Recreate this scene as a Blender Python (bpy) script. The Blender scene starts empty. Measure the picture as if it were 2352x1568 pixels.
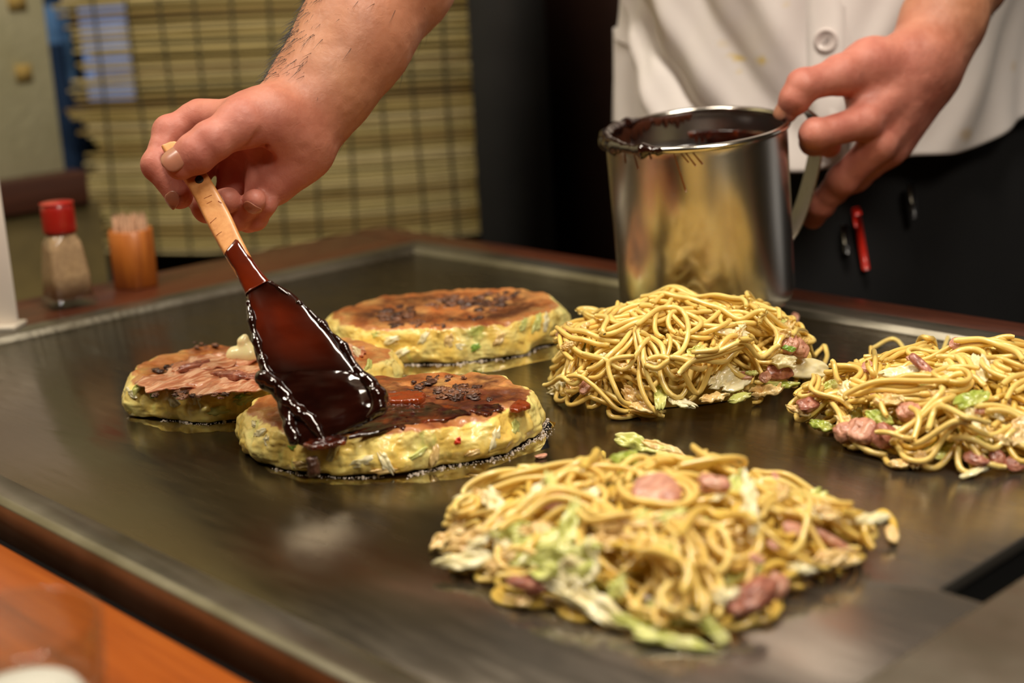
import bpy, math, random
import numpy as np
from mathutils import Vector, Matrix

# ------------------------------------------------------------------ camera
W, H, FPX = 2352, 1568, 3344.0
PITCH, ROLL, YAW = [math.radians(a) for a in (14.8, -2.92, 46.8)]
CAM = np.array([0.0, 0.0, 0.30])
cf = np.array([math.cos(YAW)*math.cos(PITCH), math.sin(YAW)*math.cos(PITCH), -math.sin(PITCH)])
_rt = np.array([math.sin(YAW), -math.cos(YAW), 0.0]); _up = np.cross(_rt, cf)
cr = _rt*math.cos(ROLL)+_up*math.sin(ROLL)
cu = -_rt*math.sin(ROLL)+_up*math.cos(ROLL)
S = bpy.context.scene
C = S.collection
cd = bpy.data.cameras.new('camera'); cam = bpy.data.objects.new('camera', cd); C.objects.link(cam)
cam.matrix_world = Matrix(((cr[0], cu[0], -cf[0], CAM[0]), (cr[1], cu[1], -cf[1], CAM[1]), (cr[2], cu[2], -cf[2], CAM[2]), (0, 0, 0, 1)))
cd.sensor_width = 36; cd.lens = FPX/W*36; cd.clip_start = 0.05
cd.dof.use_dof = True; cd.dof.focus_distance = 0.965; cd.dof.aperture_fstop = 3.9
S.camera = cam
# ------------------------------------------------------------------ world, exposure
wd = bpy.data.worlds.new('world'); S.world = wd; wd.use_nodes = True
wd.node_tree.nodes['Background'].inputs[0].default_value = (1.0, 0.92, 0.82, 1)
wd.node_tree.nodes['Background'].inputs[1].default_value = 0.35
S.view_settings.view_transform = 'Standard'; S.view_settings.look = 'None'
S.view_settings.exposure = -0.14; S.view_settings.gamma = 1.0
S.view_settings.use_curve_mapping = False
try:
    S.cycles.max_bounces = 8; S.cycles.sample_clamp_indirect = 4.0; S.cycles.use_denoising = True
    S.cycles.caustics_reflective = False; S.cycles.caustics_refractive = True
except Exception: pass
# ------------------------------------------------------------------ ceiling lamps and an added fill light (area lights)
def area(name, loc, target, sx, sy, power, col):
    l = bpy.data.lights.new(name, 'AREA'); l.shape = 'RECTANGLE'; l.size = sx; l.size_y = sy; l.energy = power; l.color = col
    o = bpy.data.objects.new(name, l); C.objects.link(o); o.location = loc
    o.rotation_euler = (Vector(target)-Vector(loc)).to_track_quat('-Z', 'Y').to_euler()
    return o
LW = (1.0, 0.90, 0.76)
area('ceiling_lamp_over_griddle', (0.62, 0.30, 1.45), (0.65, 0.7, 0.0), 0.22, 0.5, 19, LW)
area('ceiling_lamp_front', (0.25, -0.75, 1.5), (0.9, 0.75, 0.1), 0.5, 0.5, 20, LW)
area('ceiling_lamp_left', (-0.15, 1.25, 1.5), (0.7, 0.8, 0.1), 0.2, 0.4, 13, LW)
area('blind_fill_light', (0.65, 1.15, 1.55), (1.1, 1.8, 0.2), 0.4, 0.4, 13, LW)  # added fill light to brighten the reed blind, not a fitting of the room

# ------------------------------------------------------------------ helpers
def ray(x, y): return cf + cr*((x-W/2)/FPX) - cu*((y-H/2)/FPX)
def at(x, y, z=0.0):
    d = ray(x, y); return CAM + d*((z-CAM[2])/d[2])
def dep(x, y, D): return CAM + ray(x, y)*D
def proj(P):
    v = np.asarray(P)-CAM; z = v@cf
    return W/2+FPX*(v@cr)/z, H/2-FPX*(v@cu)/z, z
def nrm(v): v = np.asarray(v, float); return v/(np.linalg.norm(v)+1e-12)

_h = np.random.default_rng(7).random(65536).astype(np.float32)
def vnoise(P, s=1.0, seed=0):
    P = np.asarray(P, np.float32)*s; i = np.floor(P).astype(np.int64); f = P-i; f = f*f*(3-2*f)
    def hsh(a, b, c): return _h[(a*73856093 ^ b*19349663 ^ c*83492791 ^ (seed*2654435761)) & 65535]
    r = 0
    for dx in (0, 1):
        for dy in (0, 1):
            for dz in (0, 1):
                w = (f[..., 0] if dx else 1-f[..., 0])*(f[..., 1] if dy else 1-f[..., 1])*(f[..., 2] if dz else 1-f[..., 2])
                r = r + w*hsh(i[..., 0]+dx, i[..., 1]+dy, i[..., 2]+dz)
    return r*2-1
def fbm(P, s, o=3, seed=0):
    r = 0; a = 1; t = 0
    for k in range(o):
        r = r + a*vnoise(P, s*2**k, seed+k*11); t += a; a *= .5
    return r/t

WO = {}
def setp(o, label=None, cat=None, group=None, kind=None):
    if label: o['label'] = label
    if cat: o['category'] = cat
    if group: o['group'] = group
    if kind: o['kind'] = kind
    return o
def empty(name, loc, label=None, cat=None, group=None, rot=None):
    o = bpy.data.objects.new(name, None); C.objects.link(o); o.location = tuple(loc); o.empty_display_size = .02
    WO[o.name] = np.array(loc, float)
    if rot is not None: o.rotation_euler = rot
    return setp(o, label, cat, group)
def mesh(name, V, F, smooth=True, attr=None):
    me = bpy.data.meshes.new(name); V = np.asarray(V, np.float32)
    me.vertices.add(len(V)); me.vertices.foreach_set('co', V.ravel())
    if isinstance(F, np.ndarray): F = [F]
    if F and isinstance(F[0], (list, tuple)) and not hasattr(F[0][0], '__len__'):
        lens = np.array([len(f) for f in F]); idx = np.concatenate([np.asarray(f) for f in F])
    else:
        Fs = [np.asarray(f) for f in F if len(f)]
        lens = np.concatenate([np.full(len(f), f.shape[1]) for f in Fs]); idx = np.concatenate([f.ravel() for f in Fs])
    me.loops.add(len(idx)); me.loops.foreach_set('vertex_index', idx.astype(np.int32))
    me.polygons.add(len(lens)); st = np.concatenate([[0], np.cumsum(lens)[:-1]]).astype(np.int32)
    me.polygons.foreach_set('loop_start', st)
    try: me.polygons.foreach_set('loop_total', lens.astype(np.int32))
    except Exception: pass
    if smooth: me.polygons.foreach_set('use_smooth', np.ones(len(lens), bool))
    if attr:
        for k, v in attr.items():
            a = me.attributes.new(k, 'FLOAT', 'POINT'); a.data.foreach_set('value', np.asarray(v, np.float32))
    me.update(calc_edges=True); me.validate()
    return me
def mk(name, V, F, mat, parent=None, smooth=True, attr=None, local=False, label=None, cat=None, group=None, kind=None, base=False):
    """V are world positions (or the parent's local ones)."""
    V = np.asarray(V, float)
    c = V.mean(0)
    if base: c = np.array([c[0], c[1], V[:, 2].min()])
    if local: c = V.mean(0)*0
    o = bpy.data.objects.new(name, mesh(name, V-c, F, smooth, attr)); C.objects.link(o)
    po = WO.get(parent.name, np.zeros(3)) if parent is not None and not local else np.zeros(3)
    o.location = tuple(c-po)
    if parent is not None: o.parent = parent
    WO[o.name] = c if not local else np.zeros(3)
    if mat: o.data.materials.append(mat)
    if mat is M.get('glass'):
        import bmesh
        bm = bmesh.new(); bm.from_mesh(o.data); bmesh.ops.recalc_face_normals(bm, faces=bm.faces); bm.to_mesh(o.data); bm.free()
    return setp(o, label, cat, group, kind)
def box(x0, x1, y0, y1, z0, z1):
    V = [(x, y, z) for z in (z0, z1) for y in (y0, y1) for x in (x0, x1)]
    return np.array(V, float), [(0, 2, 3, 1), (4, 5, 7, 6), (0, 1, 5, 4), (2, 6, 7, 3), (0, 4, 6, 2), (1, 3, 7, 5)]
def bevel(o, w, n=2):
    m = o.modifiers.new('bevel', 'BEVEL'); m.width = w; m.segments = n; m.limit_method = 'ANGLE'; m.angle_limit = .6
    return o
def prism(poly, z0, z1):
    n = len(poly); V = [(x, y, z0) for x, y in poly]+[(x, y, z1) for x, y in poly]
    F = [tuple(range(n-1, -1, -1)), tuple(range(n, 2*n))]+[(i, (i+1) % n, n+(i+1) % n, n+i) for i in range(n)]
    return np.array(V, float), F
def gridfaces(nu, nv, cu_=False, cv_=False, off=0):
    i = np.arange(nu if cu_ else nu-1); j = np.arange(nv if cv_ else nv-1)
    I, J = np.meshgrid(i, j, indexing='ij'); I2 = (I+1) % nu; J2 = (J+1) % nv
    return np.stack([I*nv+J, I2*nv+J, I2*nv+J2, I*nv+J2], -1).reshape(-1, 4)+off
def tube(P, r, n=6):
    P = np.asarray(P, float); m = len(P); r = np.broadcast_to(r, (m,))
    T = np.gradient(P, axis=0); T /= np.linalg.norm(T, axis=1)[:, None]+1e-12
    N = np.zeros_like(P); a = np.array([0, 0, 1.]) if abs(T[0, 2]) < .9 else np.array([1., 0, 0])
    N[0] = nrm(a-T[0]*(a@T[0]))
    for i in range(1, m): N[i] = nrm(N[i-1]-T[i]*(N[i-1]@T[i]))
    B = np.cross(T, N); th = np.arange(n)*2*math.pi/n
    V = P[:, None]+(N[:, None]*np.cos(th)[None, :, None]+B[:, None]*np.sin(th)[None, :, None])*r[:, None, None]
    V = V.reshape(-1, 3); F = gridfaces(m, n, False, True)
    caps = [tuple(range(n-1, -1, -1)), tuple((m-1)*n+k for k in range(n))]
    if n == 6:
        q = np.array([[5, 4, 3, 2], [5, 2, 1, 0]]); q2 = (m-1)*n+np.array([[0, 1, 2, 3], [0, 3, 4, 5]])
        return V, np.concatenate([F, q, q2])
    V = np.concatenate([V, P[:1], P[-1:]]); a = m*n; t = []
    for k in range(n): t += [(a, (k+1) % n, k), (a+1, (m-1)*n+k, (m-1)*n+(k+1) % n)]
    return V, [F, np.array(t)]
def merge(parts):
    V = []; Q = []; T = []; o = 0
    for v, f in parts:
        for g in (f if isinstance(f, list) else [f]):
            g = np.asarray(g)
            (Q if g.shape[-1] == 4 else T).append(g.reshape(-1, g.shape[-1])+o)
        V.append(v); o += len(v)
    R = []
    if Q: R.append(np.concatenate(Q))
    if T: R.append(np.concatenate(T))
    return np.concatenate(V), R
def smoothpath(P, n, k=None):
    """Catmull-Rom through points."""
    P = np.asarray(P, float); P = np.concatenate([[2*P[0]-P[1]], P, [2*P[-1]-P[-2]]])
    t = np.linspace(0, len(P)-3-1e-6, n); i = t.astype(int); f = (t-i)[:, None]
    a, b, c, d = P[i], P[i+1], P[i+2], P[i+3]
    return .5*((2*b)+(-a+c)*f+(2*a-5*b+4*c-d)*f*f+(-a+3*b-3*c+d)*f**3)
# ---- signed distance shapes
def rcone(P, a, b, ra, rb):
    a = np.asarray(a, np.float32); b = np.asarray(b, np.float32); ba = b-a; l2 = float(ba@ba)
    t = np.clip(((P-a)@ba)/l2, 0, 1)
    d = np.linalg.norm(P-a-t[..., None]*ba, axis=-1)
    return d-(ra+(rb-ra)*(t*t*(3-2*t)*.5+t*.5))
def smin(a, b, k):
    h = np.clip(.5+.5*(b-a)/k, 0, 1); return b*(1-h)+a*h-k*h*(1-h)
def surface_nets(F, h):
    n = np.array(F.shape); s = F < 0
    c = np.zeros(n-1, np.uint8)
    for dx in (0, 1):
        for dy in (0, 1):
            for dz in (0, 1): c += s[dx:n[0]-1+dx, dy:n[1]-1+dy, dz:n[2]-1+dz]
    act = (c > 0) & (c < 8); ids = -np.ones(act.shape, np.int64); I = np.argwhere(act); ids[act] = np.arange(len(I))
    acc = np.zeros((len(I), 3)); cnt = np.zeros(len(I))
    cor = [(a, b, d) for a in (0, 1) for b in (0, 1) for d in (0, 1)]
    vals = {k: F[I[:, 0]+k[0], I[:, 1]+k[1], I[:, 2]+k[2]] for k in cor}
    for k in cor:
        for ax in range(3):
            if k[ax] == 0:
                k2 = list(k); k2[ax] = 1; k2 = tuple(k2); a, b = vals[k], vals[k2]; m = (a < 0) != (b < 0)
                t = np.where(m, a/np.where(m, a-b, 1), 0); p = np.array(k, float)[None].repeat(len(I), 0); p[:, ax] += t
                acc += p*m[:, None]; cnt += m
    V = (I+acc/cnt[:, None])*h
    Q = []
    for ax in range(3):
        u, v = (ax+1) % 3, (ax+2) % 3
        sl = [slice(None)]*3; sl[ax] = slice(0, -1); sl2 = [slice(None)]*3; sl2[ax] = slice(1, None)
        a, b = s[tuple(sl)], s[tuple(sl2)]; E = np.argwhere(a != b)
        E = E[(E[:, u] > 0) & (E[:, v] > 0) & (E[:, u] < n[u]-1) & (E[:, v] < n[v]-1)]
        fl = s[E[:, 0], E[:, 1], E[:, 2]]
        du = np.zeros(3, int); du[u] = 1; dv = np.zeros(3, int); dv[v] = 1
        q = np.stack([ids[tuple((E-du-dv).T)], ids[tuple((E-dv).T)], ids[tuple(E.T)], ids[tuple((E-du).T)]], 1)
        q[~fl] = q[~fl][:, ::-1]; Q.append(q)
    return V, np.concatenate(Q)
def sdf_mesh(fn, lo, hi, h, frame=None):
    """frame: 3x3 rows = local axes in world; lo/hi in local coordinates."""
    n = np.ceil((np.array(hi)-lo)/h).astype(int)+1
    ax = [lo[i]+np.arange(n[i])*h for i in range(3)]
    out = np.empty(n, np.float32)
    for i0 in range(0, n[0], 24):
        G = np.stack(np.meshgrid(ax[0][i0:i0+24], ax[1], ax[2], indexing='ij'), -1).astype(np.float32)
        if frame is not None: G = G@frame.astype(np.float32)
        out[i0:i0+24] = fn(G)
    V, Q = surface_nets(out, h); V = V+lo
    if frame is not None: V = V@frame
    return V, Q
def relax(V, Q, it=2, lam=.5):
    E = np.concatenate([Q[:, [0, 1]], Q[:, [1, 2]], Q[:, [2, 3]], Q[:, [3, 0]]]); E = np.concatenate([E, E[:, ::-1]])
    cnt = np.bincount(E[:, 0], minlength=len(V))[:, None]+1e-9
    for k in range(it*2):
        A = np.stack([np.bincount(E[:, 0], V[E[:, 1], d], len(V)) for d in range(3)], 1)/cnt
        V = V+(A-V)*(lam if k % 2 == 0 else -lam*1.04)
    return V

# ------------------------------------------------------------------ materials
class NT:
    def __init__(s, name):
        s.m = bpy.data.materials.new(name); s.m.use_nodes = True; s.t = s.m.node_tree; s.p = s.t.nodes['Principled BSDF']; s.co = None
    def n(s, ty, **kw):
        x = s.t.nodes.new(ty)
        for k, v in kw.items():
            if hasattr(x, k): setattr(x, k, v)
            else: x.inputs[k].default_value = v
        return x
    def l(s, a, b): s.t.links.new(a, b)
    def coord(s):
        if s.co is None: s.co = s.n('ShaderNodeTexCoord').outputs['Object']
        return s.co
    def mapped(s, scale=(1, 1, 1), rot=(0, 0, 0)):
        m = s.n('ShaderNodeMapping'); m.inputs['Scale'].default_value = scale; m.inputs['Rotation'].default_value = rot
        s.l(s.coord(), m.inputs[0]); return m.outputs[0]
    def noise(s, sc, det=3, co=None, rough=.55, dist=0):
        x = s.n('ShaderNodeTexNoise'); x.inputs['Scale'].default_value = sc; x.inputs['Detail'].default_value = det
        x.inputs['Roughness'].default_value = rough; x.inputs['Distortion'].default_value = dist
        s.l(co if co is not None else s.coord(), x.inputs['Vector']); return x.outputs[0]
    def ramp(s, f, stops, interp='LINEAR'):
        x = s.n('ShaderNodeValToRGB'); x.color_ramp.interpolation = interp; e = x.color_ramp.elements
        while len(e) < len(stops): e.new(.5)
        for i, (p, c) in enumerate(stops):
            e[i].position = p; e[i].color = (*c, 1) if hasattr(c, '__len__') else (c, c, c, 1)
        s.l(f, x.inputs[0]); return x.outputs[0]
    def mix(s, f, a, b, mode='MIX'):
        x = s.n('ShaderNodeMix', data_type='RGBA', blend_type=mode)
        for i, v in ((0, f), (6, a), (7, b)):
            if isinstance(v, (int, float)): x.inputs[i].default_value = v
            elif isinstance(v, (tuple, list)): x.inputs[i].default_value = (*v, 1)
            else: s.l(v, x.inputs[i])
        return x.outputs[2]
    def math(s, op, a, b=0.0, clamp=False):
        x = s.n('ShaderNodeMath', operation=op); x.use_clamp = clamp
        for i, v in ((0, a), (1, b)):
            if isinstance(v, (int, float)): x.inputs[i].default_value = v
            else: s.l(v, x.inputs[i])
        return x.outputs[0]
    def attr(s, name):
        x = s.n('ShaderNodeAttribute'); x.attribute_name = name; return x.outputs['Fac']
    def rnd(s): return s.n('ShaderNodeObjectInfo').outputs['Random']
    def set(s, **kw):
        for k, v in kw.items():
            i = s.p.inputs[k.replace('_', ' ')]
            if isinstance(v, (int, float)): i.default_value = v
            elif isinstance(v, (tuple, list)): i.default_value = (*v, 1) if len(v) == 3 and i.type == 'RGBA' else v
            else: s.l(v, i)
        return s
    def bump(s, hgt, strength=.3, dist=.001):
        b = s.n('ShaderNodeBump'); b.inputs['Strength'].default_value = strength; b.inputs['Distance'].default_value = dist
        s.l(hgt, b.inputs['Height']); s.l(b.outputs[0], s.p.inputs['Normal']); return s
def srgb(r, g, b):
    f = lambda c: (c/255/12.92 if c/255 <= .04045 else ((c/255+.055)/1.055)**2.4)
    return (f(r), f(g), f(b))
M = {}
def simple(name, col, rough=.5, metal=0, var=.15, sc=20, bump=0, bs=100, **kw):
    t = NT(name); n = t.noise(sc, 3)
    c2 = tuple(min(1, c*(1+var)) for c in col); c1 = tuple(c*(1-var) for c in col)
    t.set(Base_Color=t.ramp(n, [(.3, c1), (.7, c2)]), Roughness=rough, Metallic=metal)
    if bump: t.bump(t.noise(bs, 3), bump, .001)
    for k, v in kw.items(): t.set(**{k: v})
    M[name] = t.m; return t
# cooking steel: dark seasoned plate with brown patches and smears
t = NT('seasoned_steel')
n1 = t.noise(5, 4, dist=.6); n2 = t.noise(26, 4, t.mapped((1, .35, 1), (0, 0, .4)), dist=1.2); n3 = t.noise(160, 2, t.mapped((1, .15, 1), (0, 0, .5)))
base = t.mix(t.ramp(n1, [(.38, 0), (.66, 1)]), srgb(150, 141, 118), srgb(136, 112, 82))
base = t.mix(t.ramp(n2, [(.58, 0), (.74, .5)]), base, srgb(104, 80, 56))
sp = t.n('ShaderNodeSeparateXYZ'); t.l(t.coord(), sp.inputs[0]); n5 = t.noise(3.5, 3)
sheen_mask = t.ramp(t.math('ADD', t.math('MULTIPLY', t.math('ADD', sp.outputs[1], t.math('MULTIPLY', sp.outputs[0], .35)), -2.2), t.math('MULTIPLY', n5, .35)), [(.42, 0), (.95, 1)])  # near-right base colour lightened for reflected sheen; oil-seasoned darker round the food
base = t.mix(sheen_mask, t.mix(.80, base, srgb(84, 73, 48)), t.mix(.8, base, srgb(212, 204, 194)))
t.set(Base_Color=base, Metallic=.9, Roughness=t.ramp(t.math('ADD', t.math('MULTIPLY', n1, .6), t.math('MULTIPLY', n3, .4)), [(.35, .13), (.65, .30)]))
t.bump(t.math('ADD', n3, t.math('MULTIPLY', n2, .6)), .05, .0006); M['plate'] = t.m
t = NT('rail_steel'); n = t.noise(9, 4); n2 = t.noise(200, 2, t.mapped((1, .05, 1)))
t.set(Base_Color=t.ramp(n, [(.35, srgb(108, 102, 86)), (.62, srgb(150, 145, 132))]), Metallic=.9, Roughness=t.ramp(n2, [(.3, .28), (.7, .42)]))
t.bump(t.noise(90, 3), .15, .0005); M['rail'] = t.m
simple('black_gap', (.004, .004, .004), .6)
def wood(name, a, b, c, rough, scale=(3, 60, 60), rot=0, sc=1.2, coat=.3):
    t = NT(name); co = t.mapped(scale, (0, 0, rot)); n = t.noise(sc, 5, co, dist=1.5); f = t.noise(sc*9, 2, co)
    m = t.math('ADD', t.math('MULTIPLY', n, .75), t.math('MULTIPLY', f, .25))
    t.set(Base_Color=t.ramp(m, [(.3, a), (.5, b), (.72, c)]), Roughness=rough, Coat_Weight=coat, Coat_Roughness=.2)
    t.bump(m, .1, .0006); M[name] = t.m; return t
wood('dark_wood_y', srgb(48, 20, 10), srgb(76, 36, 20), srgb(98, 52, 30), .35, (40, 3, 40))
wood('dark_wood_x', srgb(48, 20, 10), srgb(76, 36, 20), srgb(98, 52, 30), .35, (3, 40, 40))
wood('orange_wood', srgb(108, 48, 12), srgb(158, 76, 20), srgb(180, 96, 32), .32, (22, 1.6, 22), coat=.25)
wood('wall_wood', srgb(52, 26, 14), srgb(66, 34, 20), srgb(80, 42, 24), .5, (3, 3, 50))
wood('box_wood', srgb(126, 62, 14), srgb(168, 92, 26), srgb(188, 112, 42), .5, (80, 80, 8))
wood('handle_wood', srgb(186, 120, 62), srgb(214, 150, 88), srgb(226, 168, 106), .42, (90, 90, 90), sc=.5, coat=.15)
t = NT('plaster'); n = t.noise(8, 5); t.set(Base_Color=t.ramp(n, [(.3, srgb(196, 190, 148)), (.7, srgb(224, 218, 180))]), Roughness=.9); t.bump(t.noise(70, 4), .3, .002); M['plaster'] = t.m
simple('plaster_square', srgb(140, 116, 58), .9)
simple('olive_panel', srgb(96, 82, 44), .8, var=.3, sc=12)
simple('floor_tile', srgb(70, 58, 48), .5)
simple('ceiling_paint', srgb(150, 138, 118), .9)
simple('wall_paint', srgb(120, 104, 80), .9)
simple('dark_panel', srgb(44, 24, 15), .55)
simple('pillar_paint', srgb(50, 50, 50), .5, var=.25, sc=6)
simple('navy_cloth', srgb(24, 50, 82), .9, bump=.3, bs=400)
simple('pale_blue_cloth', srgb(92, 132, 176), .9)

# ------------------------------------------------------------------ room shell
def struct(name, V, F, mat, **kw): return mk(name, V, F, mat, kind='structure', smooth=False, **kw)
V, F = box(-1.8, 4.2, -1.8, 4.2, -.82, -.80); struct('floor', V, F, M['floor_tile'])
V, F = box(-1.8, 4.2, -1.8, 4.2, 1.62, 1.66); struct('ceiling', V, F, M['ceiling_paint'])
V, F = box(-1.85, -1.8, -1.8, 4.2, -.8, 1.62); struct('wall_front', V, F, M['wall_paint'])
V, F = box(-1.8, 4.2, -1.85, -1.8, -.8, 1.62); struct('wall_right', V, F, M['wall_paint'])
V, F = box(-1.8, 4.2, 4.2, 4.25, -.8, 1.62); struct('wall_far', V, F, M['wall_paint'])
# partition on the left (plane of constant y), with a brown ledge
pe = dep(124, 200, 1.92); YP = pe[1]; XE = pe[0]
V, F = box(-1.8, XE, YP, YP+.09, -.8, 1.62); wl = struct('wall_left', V, F, M['plaster'])
for px, py, sx, sz in ((38, 4, .024, .022), (54, 168, .021, .022)):
    q = ray(px, py); q = CAM+q*(YP/q[1]); V, F = box(q[0]-sx/2, q[0]+sx/2, YP-.003, YP+.002, q[2]-sz/2, q[2]+sz/2)
    mk('inlay', V, F, M['plaster_square'], wl, smooth=False, label='small ochre square set in the plaster')
qa = dep(100, 412, 1.86); zt = qa[2]; zb = dep(100, 496, 1.86)[2]
V, F = box(-.4, XE+.012, YP-.04, YP-.0005, zb, zt); bevel(struct('trim_1', V, F, M['wall_wood']), .004)
V, F = box(-.4, XE+.03, YP-.03, YP-.0005, -.8, zb-.0008); struct('wall_left_panel', V, F, M['olive_panel'])
# wall behind the reed blind, perpendicular to our view; post and brown panel right of it
bl0 = dep(190, 300, 2.12); bl1 = dep(1092, 300, 2.12); bd = nrm((bl1-bl0)*[1, 1, 0]); bn = np.array([bd[1], -bd[0], 0]); bn = -bn if bn@cf > 0 else bn
def wallpt(s, off, z): q = bl0+bd*s+bn*off; return np.array([q[0], q[1], z])
def slab(name, s0, s1, o0, o1, z0, z1, mat, **kw):
    V = [wallpt(s, o, z) for z in (z0, z1) for o in (o0, o1) for s in (s0, s1)]
    return struct(name, np.array(V), [(0, 2, 3, 1), (4, 5, 7, 6), (0, 1, 5, 4), (2, 6, 7, 3), (0, 4, 6, 2), (1, 3, 7, 5)], mat, **kw)
LB = np.linalg.norm((bl1-bl0)[:2])
sw0 = ((dep(150, 100, 2.2)-bl0)@bd); sw1 = ((dep(286, 100, 2.2)-bl0)@bd)
zw0 = dep(200, 245, 2.2)[2]; zw1 = dep(200, 12, 2.2)[2]
slab('wall_back_left', -1.2, sw0, -.20, -.14, -.8, 1.62, M['dark_panel'])
slab('wall_back', sw1, LB+.1, -.20, -.14, -.8, 1.62, M['olive_panel'])
slab('wall_back_below_window', sw0, sw1, -.20, -.14, -.8, zw0, M['olive_panel'])
slab('wall_back_above_window', sw0, sw1, -.20, -.14, zw1, 1.62, M['olive_panel'])
t = NT('evening_glass'); t.set(Base_Color=(.1, .15, .3), Emission_Color=srgb(150, 178, 232), Emission_Strength=.42); M['glass_lit'] = t.m
slab('window_1', sw0, sw1, -.18, -.17, zw0, zw1, M['glass_lit'])
s1 = (dep(1078, 300, 2.12)-bl0)@bd; s2 = (dep(1262, 300, 2.0)-bl0)@bd
slab('pillar', s1+.012, s2, -.1, .16, -.8, 1.62, M['pillar_paint'])
slab('wall_right_panel', s2, s2+2.4, -.1, .05, -.8, 1.62, M['dark_panel'])

# navy noren curtain hanging left of and behind the blind
def curtain(name, s0, s1, off, z0, z1, mat, folds, amp, seed, **kw):
    nu, nv = 90, 24; u = np.linspace(0, 1, nu)[:, None]*np.ones(nv); v = np.linspace(0, 1, nv)[None]*np.ones((nu, 1))
    o = off+amp*np.sin(u*folds*6.28+seed+v*1.2)*(.5+.5*(1-v))+.006*np.sin(u*37+v*5)
    P = bl0+bd*(s0+(s1-s0)*u)[..., None]+bn*o[..., None]; P[..., 2] = z0+(z1-z0)*v
    A = P.reshape(-1, 3); Fg = gridfaces(nu, nv)
    o = mk(name, A, Fg, mat, **kw); m = o.modifiers.new('thick', 'SOLIDIFY'); m.thickness = .002; return o
t = NT('noren_cloth'); co = t.mapped((1, 1, 1)); n = t.noise(9, 2, t.mapped((6, 6, 2)), dist=.4)
t.set(Base_Color=t.mix(t.ramp(t.attr('blue_lit'), [(.5, 0), (.56, 1)]), srgb(22, 48, 80), srgb(96, 140, 190)), Roughness=.9); t.bump(t.noise(500, 2), .3, .001); M['noren'] = t.m  # upper folds coloured pale blue for the blue light falling on them
nor = curtain('noren_curtain', -.17, .005, -.045, -.35, 1.0, M['noren'], 3.2, .014, .4,
        label='navy blue cloth curtain with blue-lit folds painted pale beside the cream partition', cat='curtain')
co = np.empty(len(nor.data.vertices)*3, np.float32); nor.data.vertices.foreach_get('co', co); co = co.reshape(-1, 3)+np.array(nor.location)
pj = (co-bl0)@bd; zz = co[:, 2]
a = nor.data.attributes.new('blue_lit', 'FLOAT', 'POINT')
za, zb_ = dep(120, 30, 2.1)[2], dep(120, 130, 2.1)[2]
sa = (dep(100, 80, 2.13)-bl0)@bd; sb = (dep(160, 80, 2.13)-bl0)@bd
tri = np.clip((za-zz)/(za-zb_), 0, 1.4)
m_ = ((zz < za) & (zz > zb_-.02) & (pj > sa+(sb-sa)*tri*.55) & (pj < sb)).astype(np.float32)
a.data.foreach_set('value', m_)
curtain('window_cloth', .02, LB+.06, -.085, -.55, zw0-.27, M['navy_cloth'], 5, .008, 1.3,
        label='dark navy cloth hanging below the reed blind behind the griddle', cat='curtain')

# ------------------------------------------------------------------ reed blind
rng = np.random.default_rng(3)
t = NT('reed'); r_ = t.rnd(); n = t.noise(14, 3, t.mapped((1, 1, 8)))
t.set(Base_Color=t.mix(t.math('MULTIPLY', n, .6), t.ramp(r_, [(0, srgb(126, 98, 46)), (.25, srgb(164, 140, 74)), (.6, srgb(196, 178, 112)), (1, srgb(222, 204, 150))]), srgb(104, 84, 38)), Roughness=.6); M['reed'] = t.m
simple('cord', srgb(66, 62, 40), .9)
zbot = dep(600, 575, 2.1)[2]
blind = empty('reed_blind', wallpt(LB/2, 0, zbot), 'hanging blind of dry tan reeds tied with dark cords, behind the griddle', 'blind')
z = zbot; k = 0
ncord = 11
while z < dep(600, -60, 2.1)[2]:
    d = rng.uniform(.0042, .0066); dens = 1.5 if (z > zw0 and z < zw1+.02) else .35
    s0 = rng.uniform(-.018, .02)+.012*math.sin(k*.35); s1_ = LB+rng.uniform(-.004, .004)
    nn = 18; s = np.linspace(s0, s1_, nn); w = rng.normal(0, .0009, nn).cumsum()*.5
    sag = -.012*np.sin(np.clip(s/LB, 0, 1)*math.pi)*(1-min(1, k/40))+.004*np.sin(s*5+1)*np.clip(k/60, 0, 1)
    w -= np.linspace(0, w[-1], nn)
    P = np.stack([wallpt(a_, rng.normal(0, .0006), z+b_) for a_, b_ in zip(s, w+sag)])
    Vt, Ft = tube(P, d/2*rng.uniform(.92, 1.08), 6); mk('reed', Vt, Ft, M['reed'], blind); z += d*(1+dens*rng.uniform(.1, .7)); k += 1
for i in range(ncord):
    s = .035+(LB-.07)*i/(ncord-1); zz_ = np.linspace(zbot-.006, z+.01, 60)
    for off in (.0042,):
        P = np.stack([wallpt(s+.004*math.sin(q*8+i)+(.02*max(0, .25-(q-zbot)) if i == 1 else 0), off, q) for q in zz_]); Vt, Ft = tube(P, .0021, 6); mk('cord', Vt, Ft, M['cord'], blind)

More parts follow.
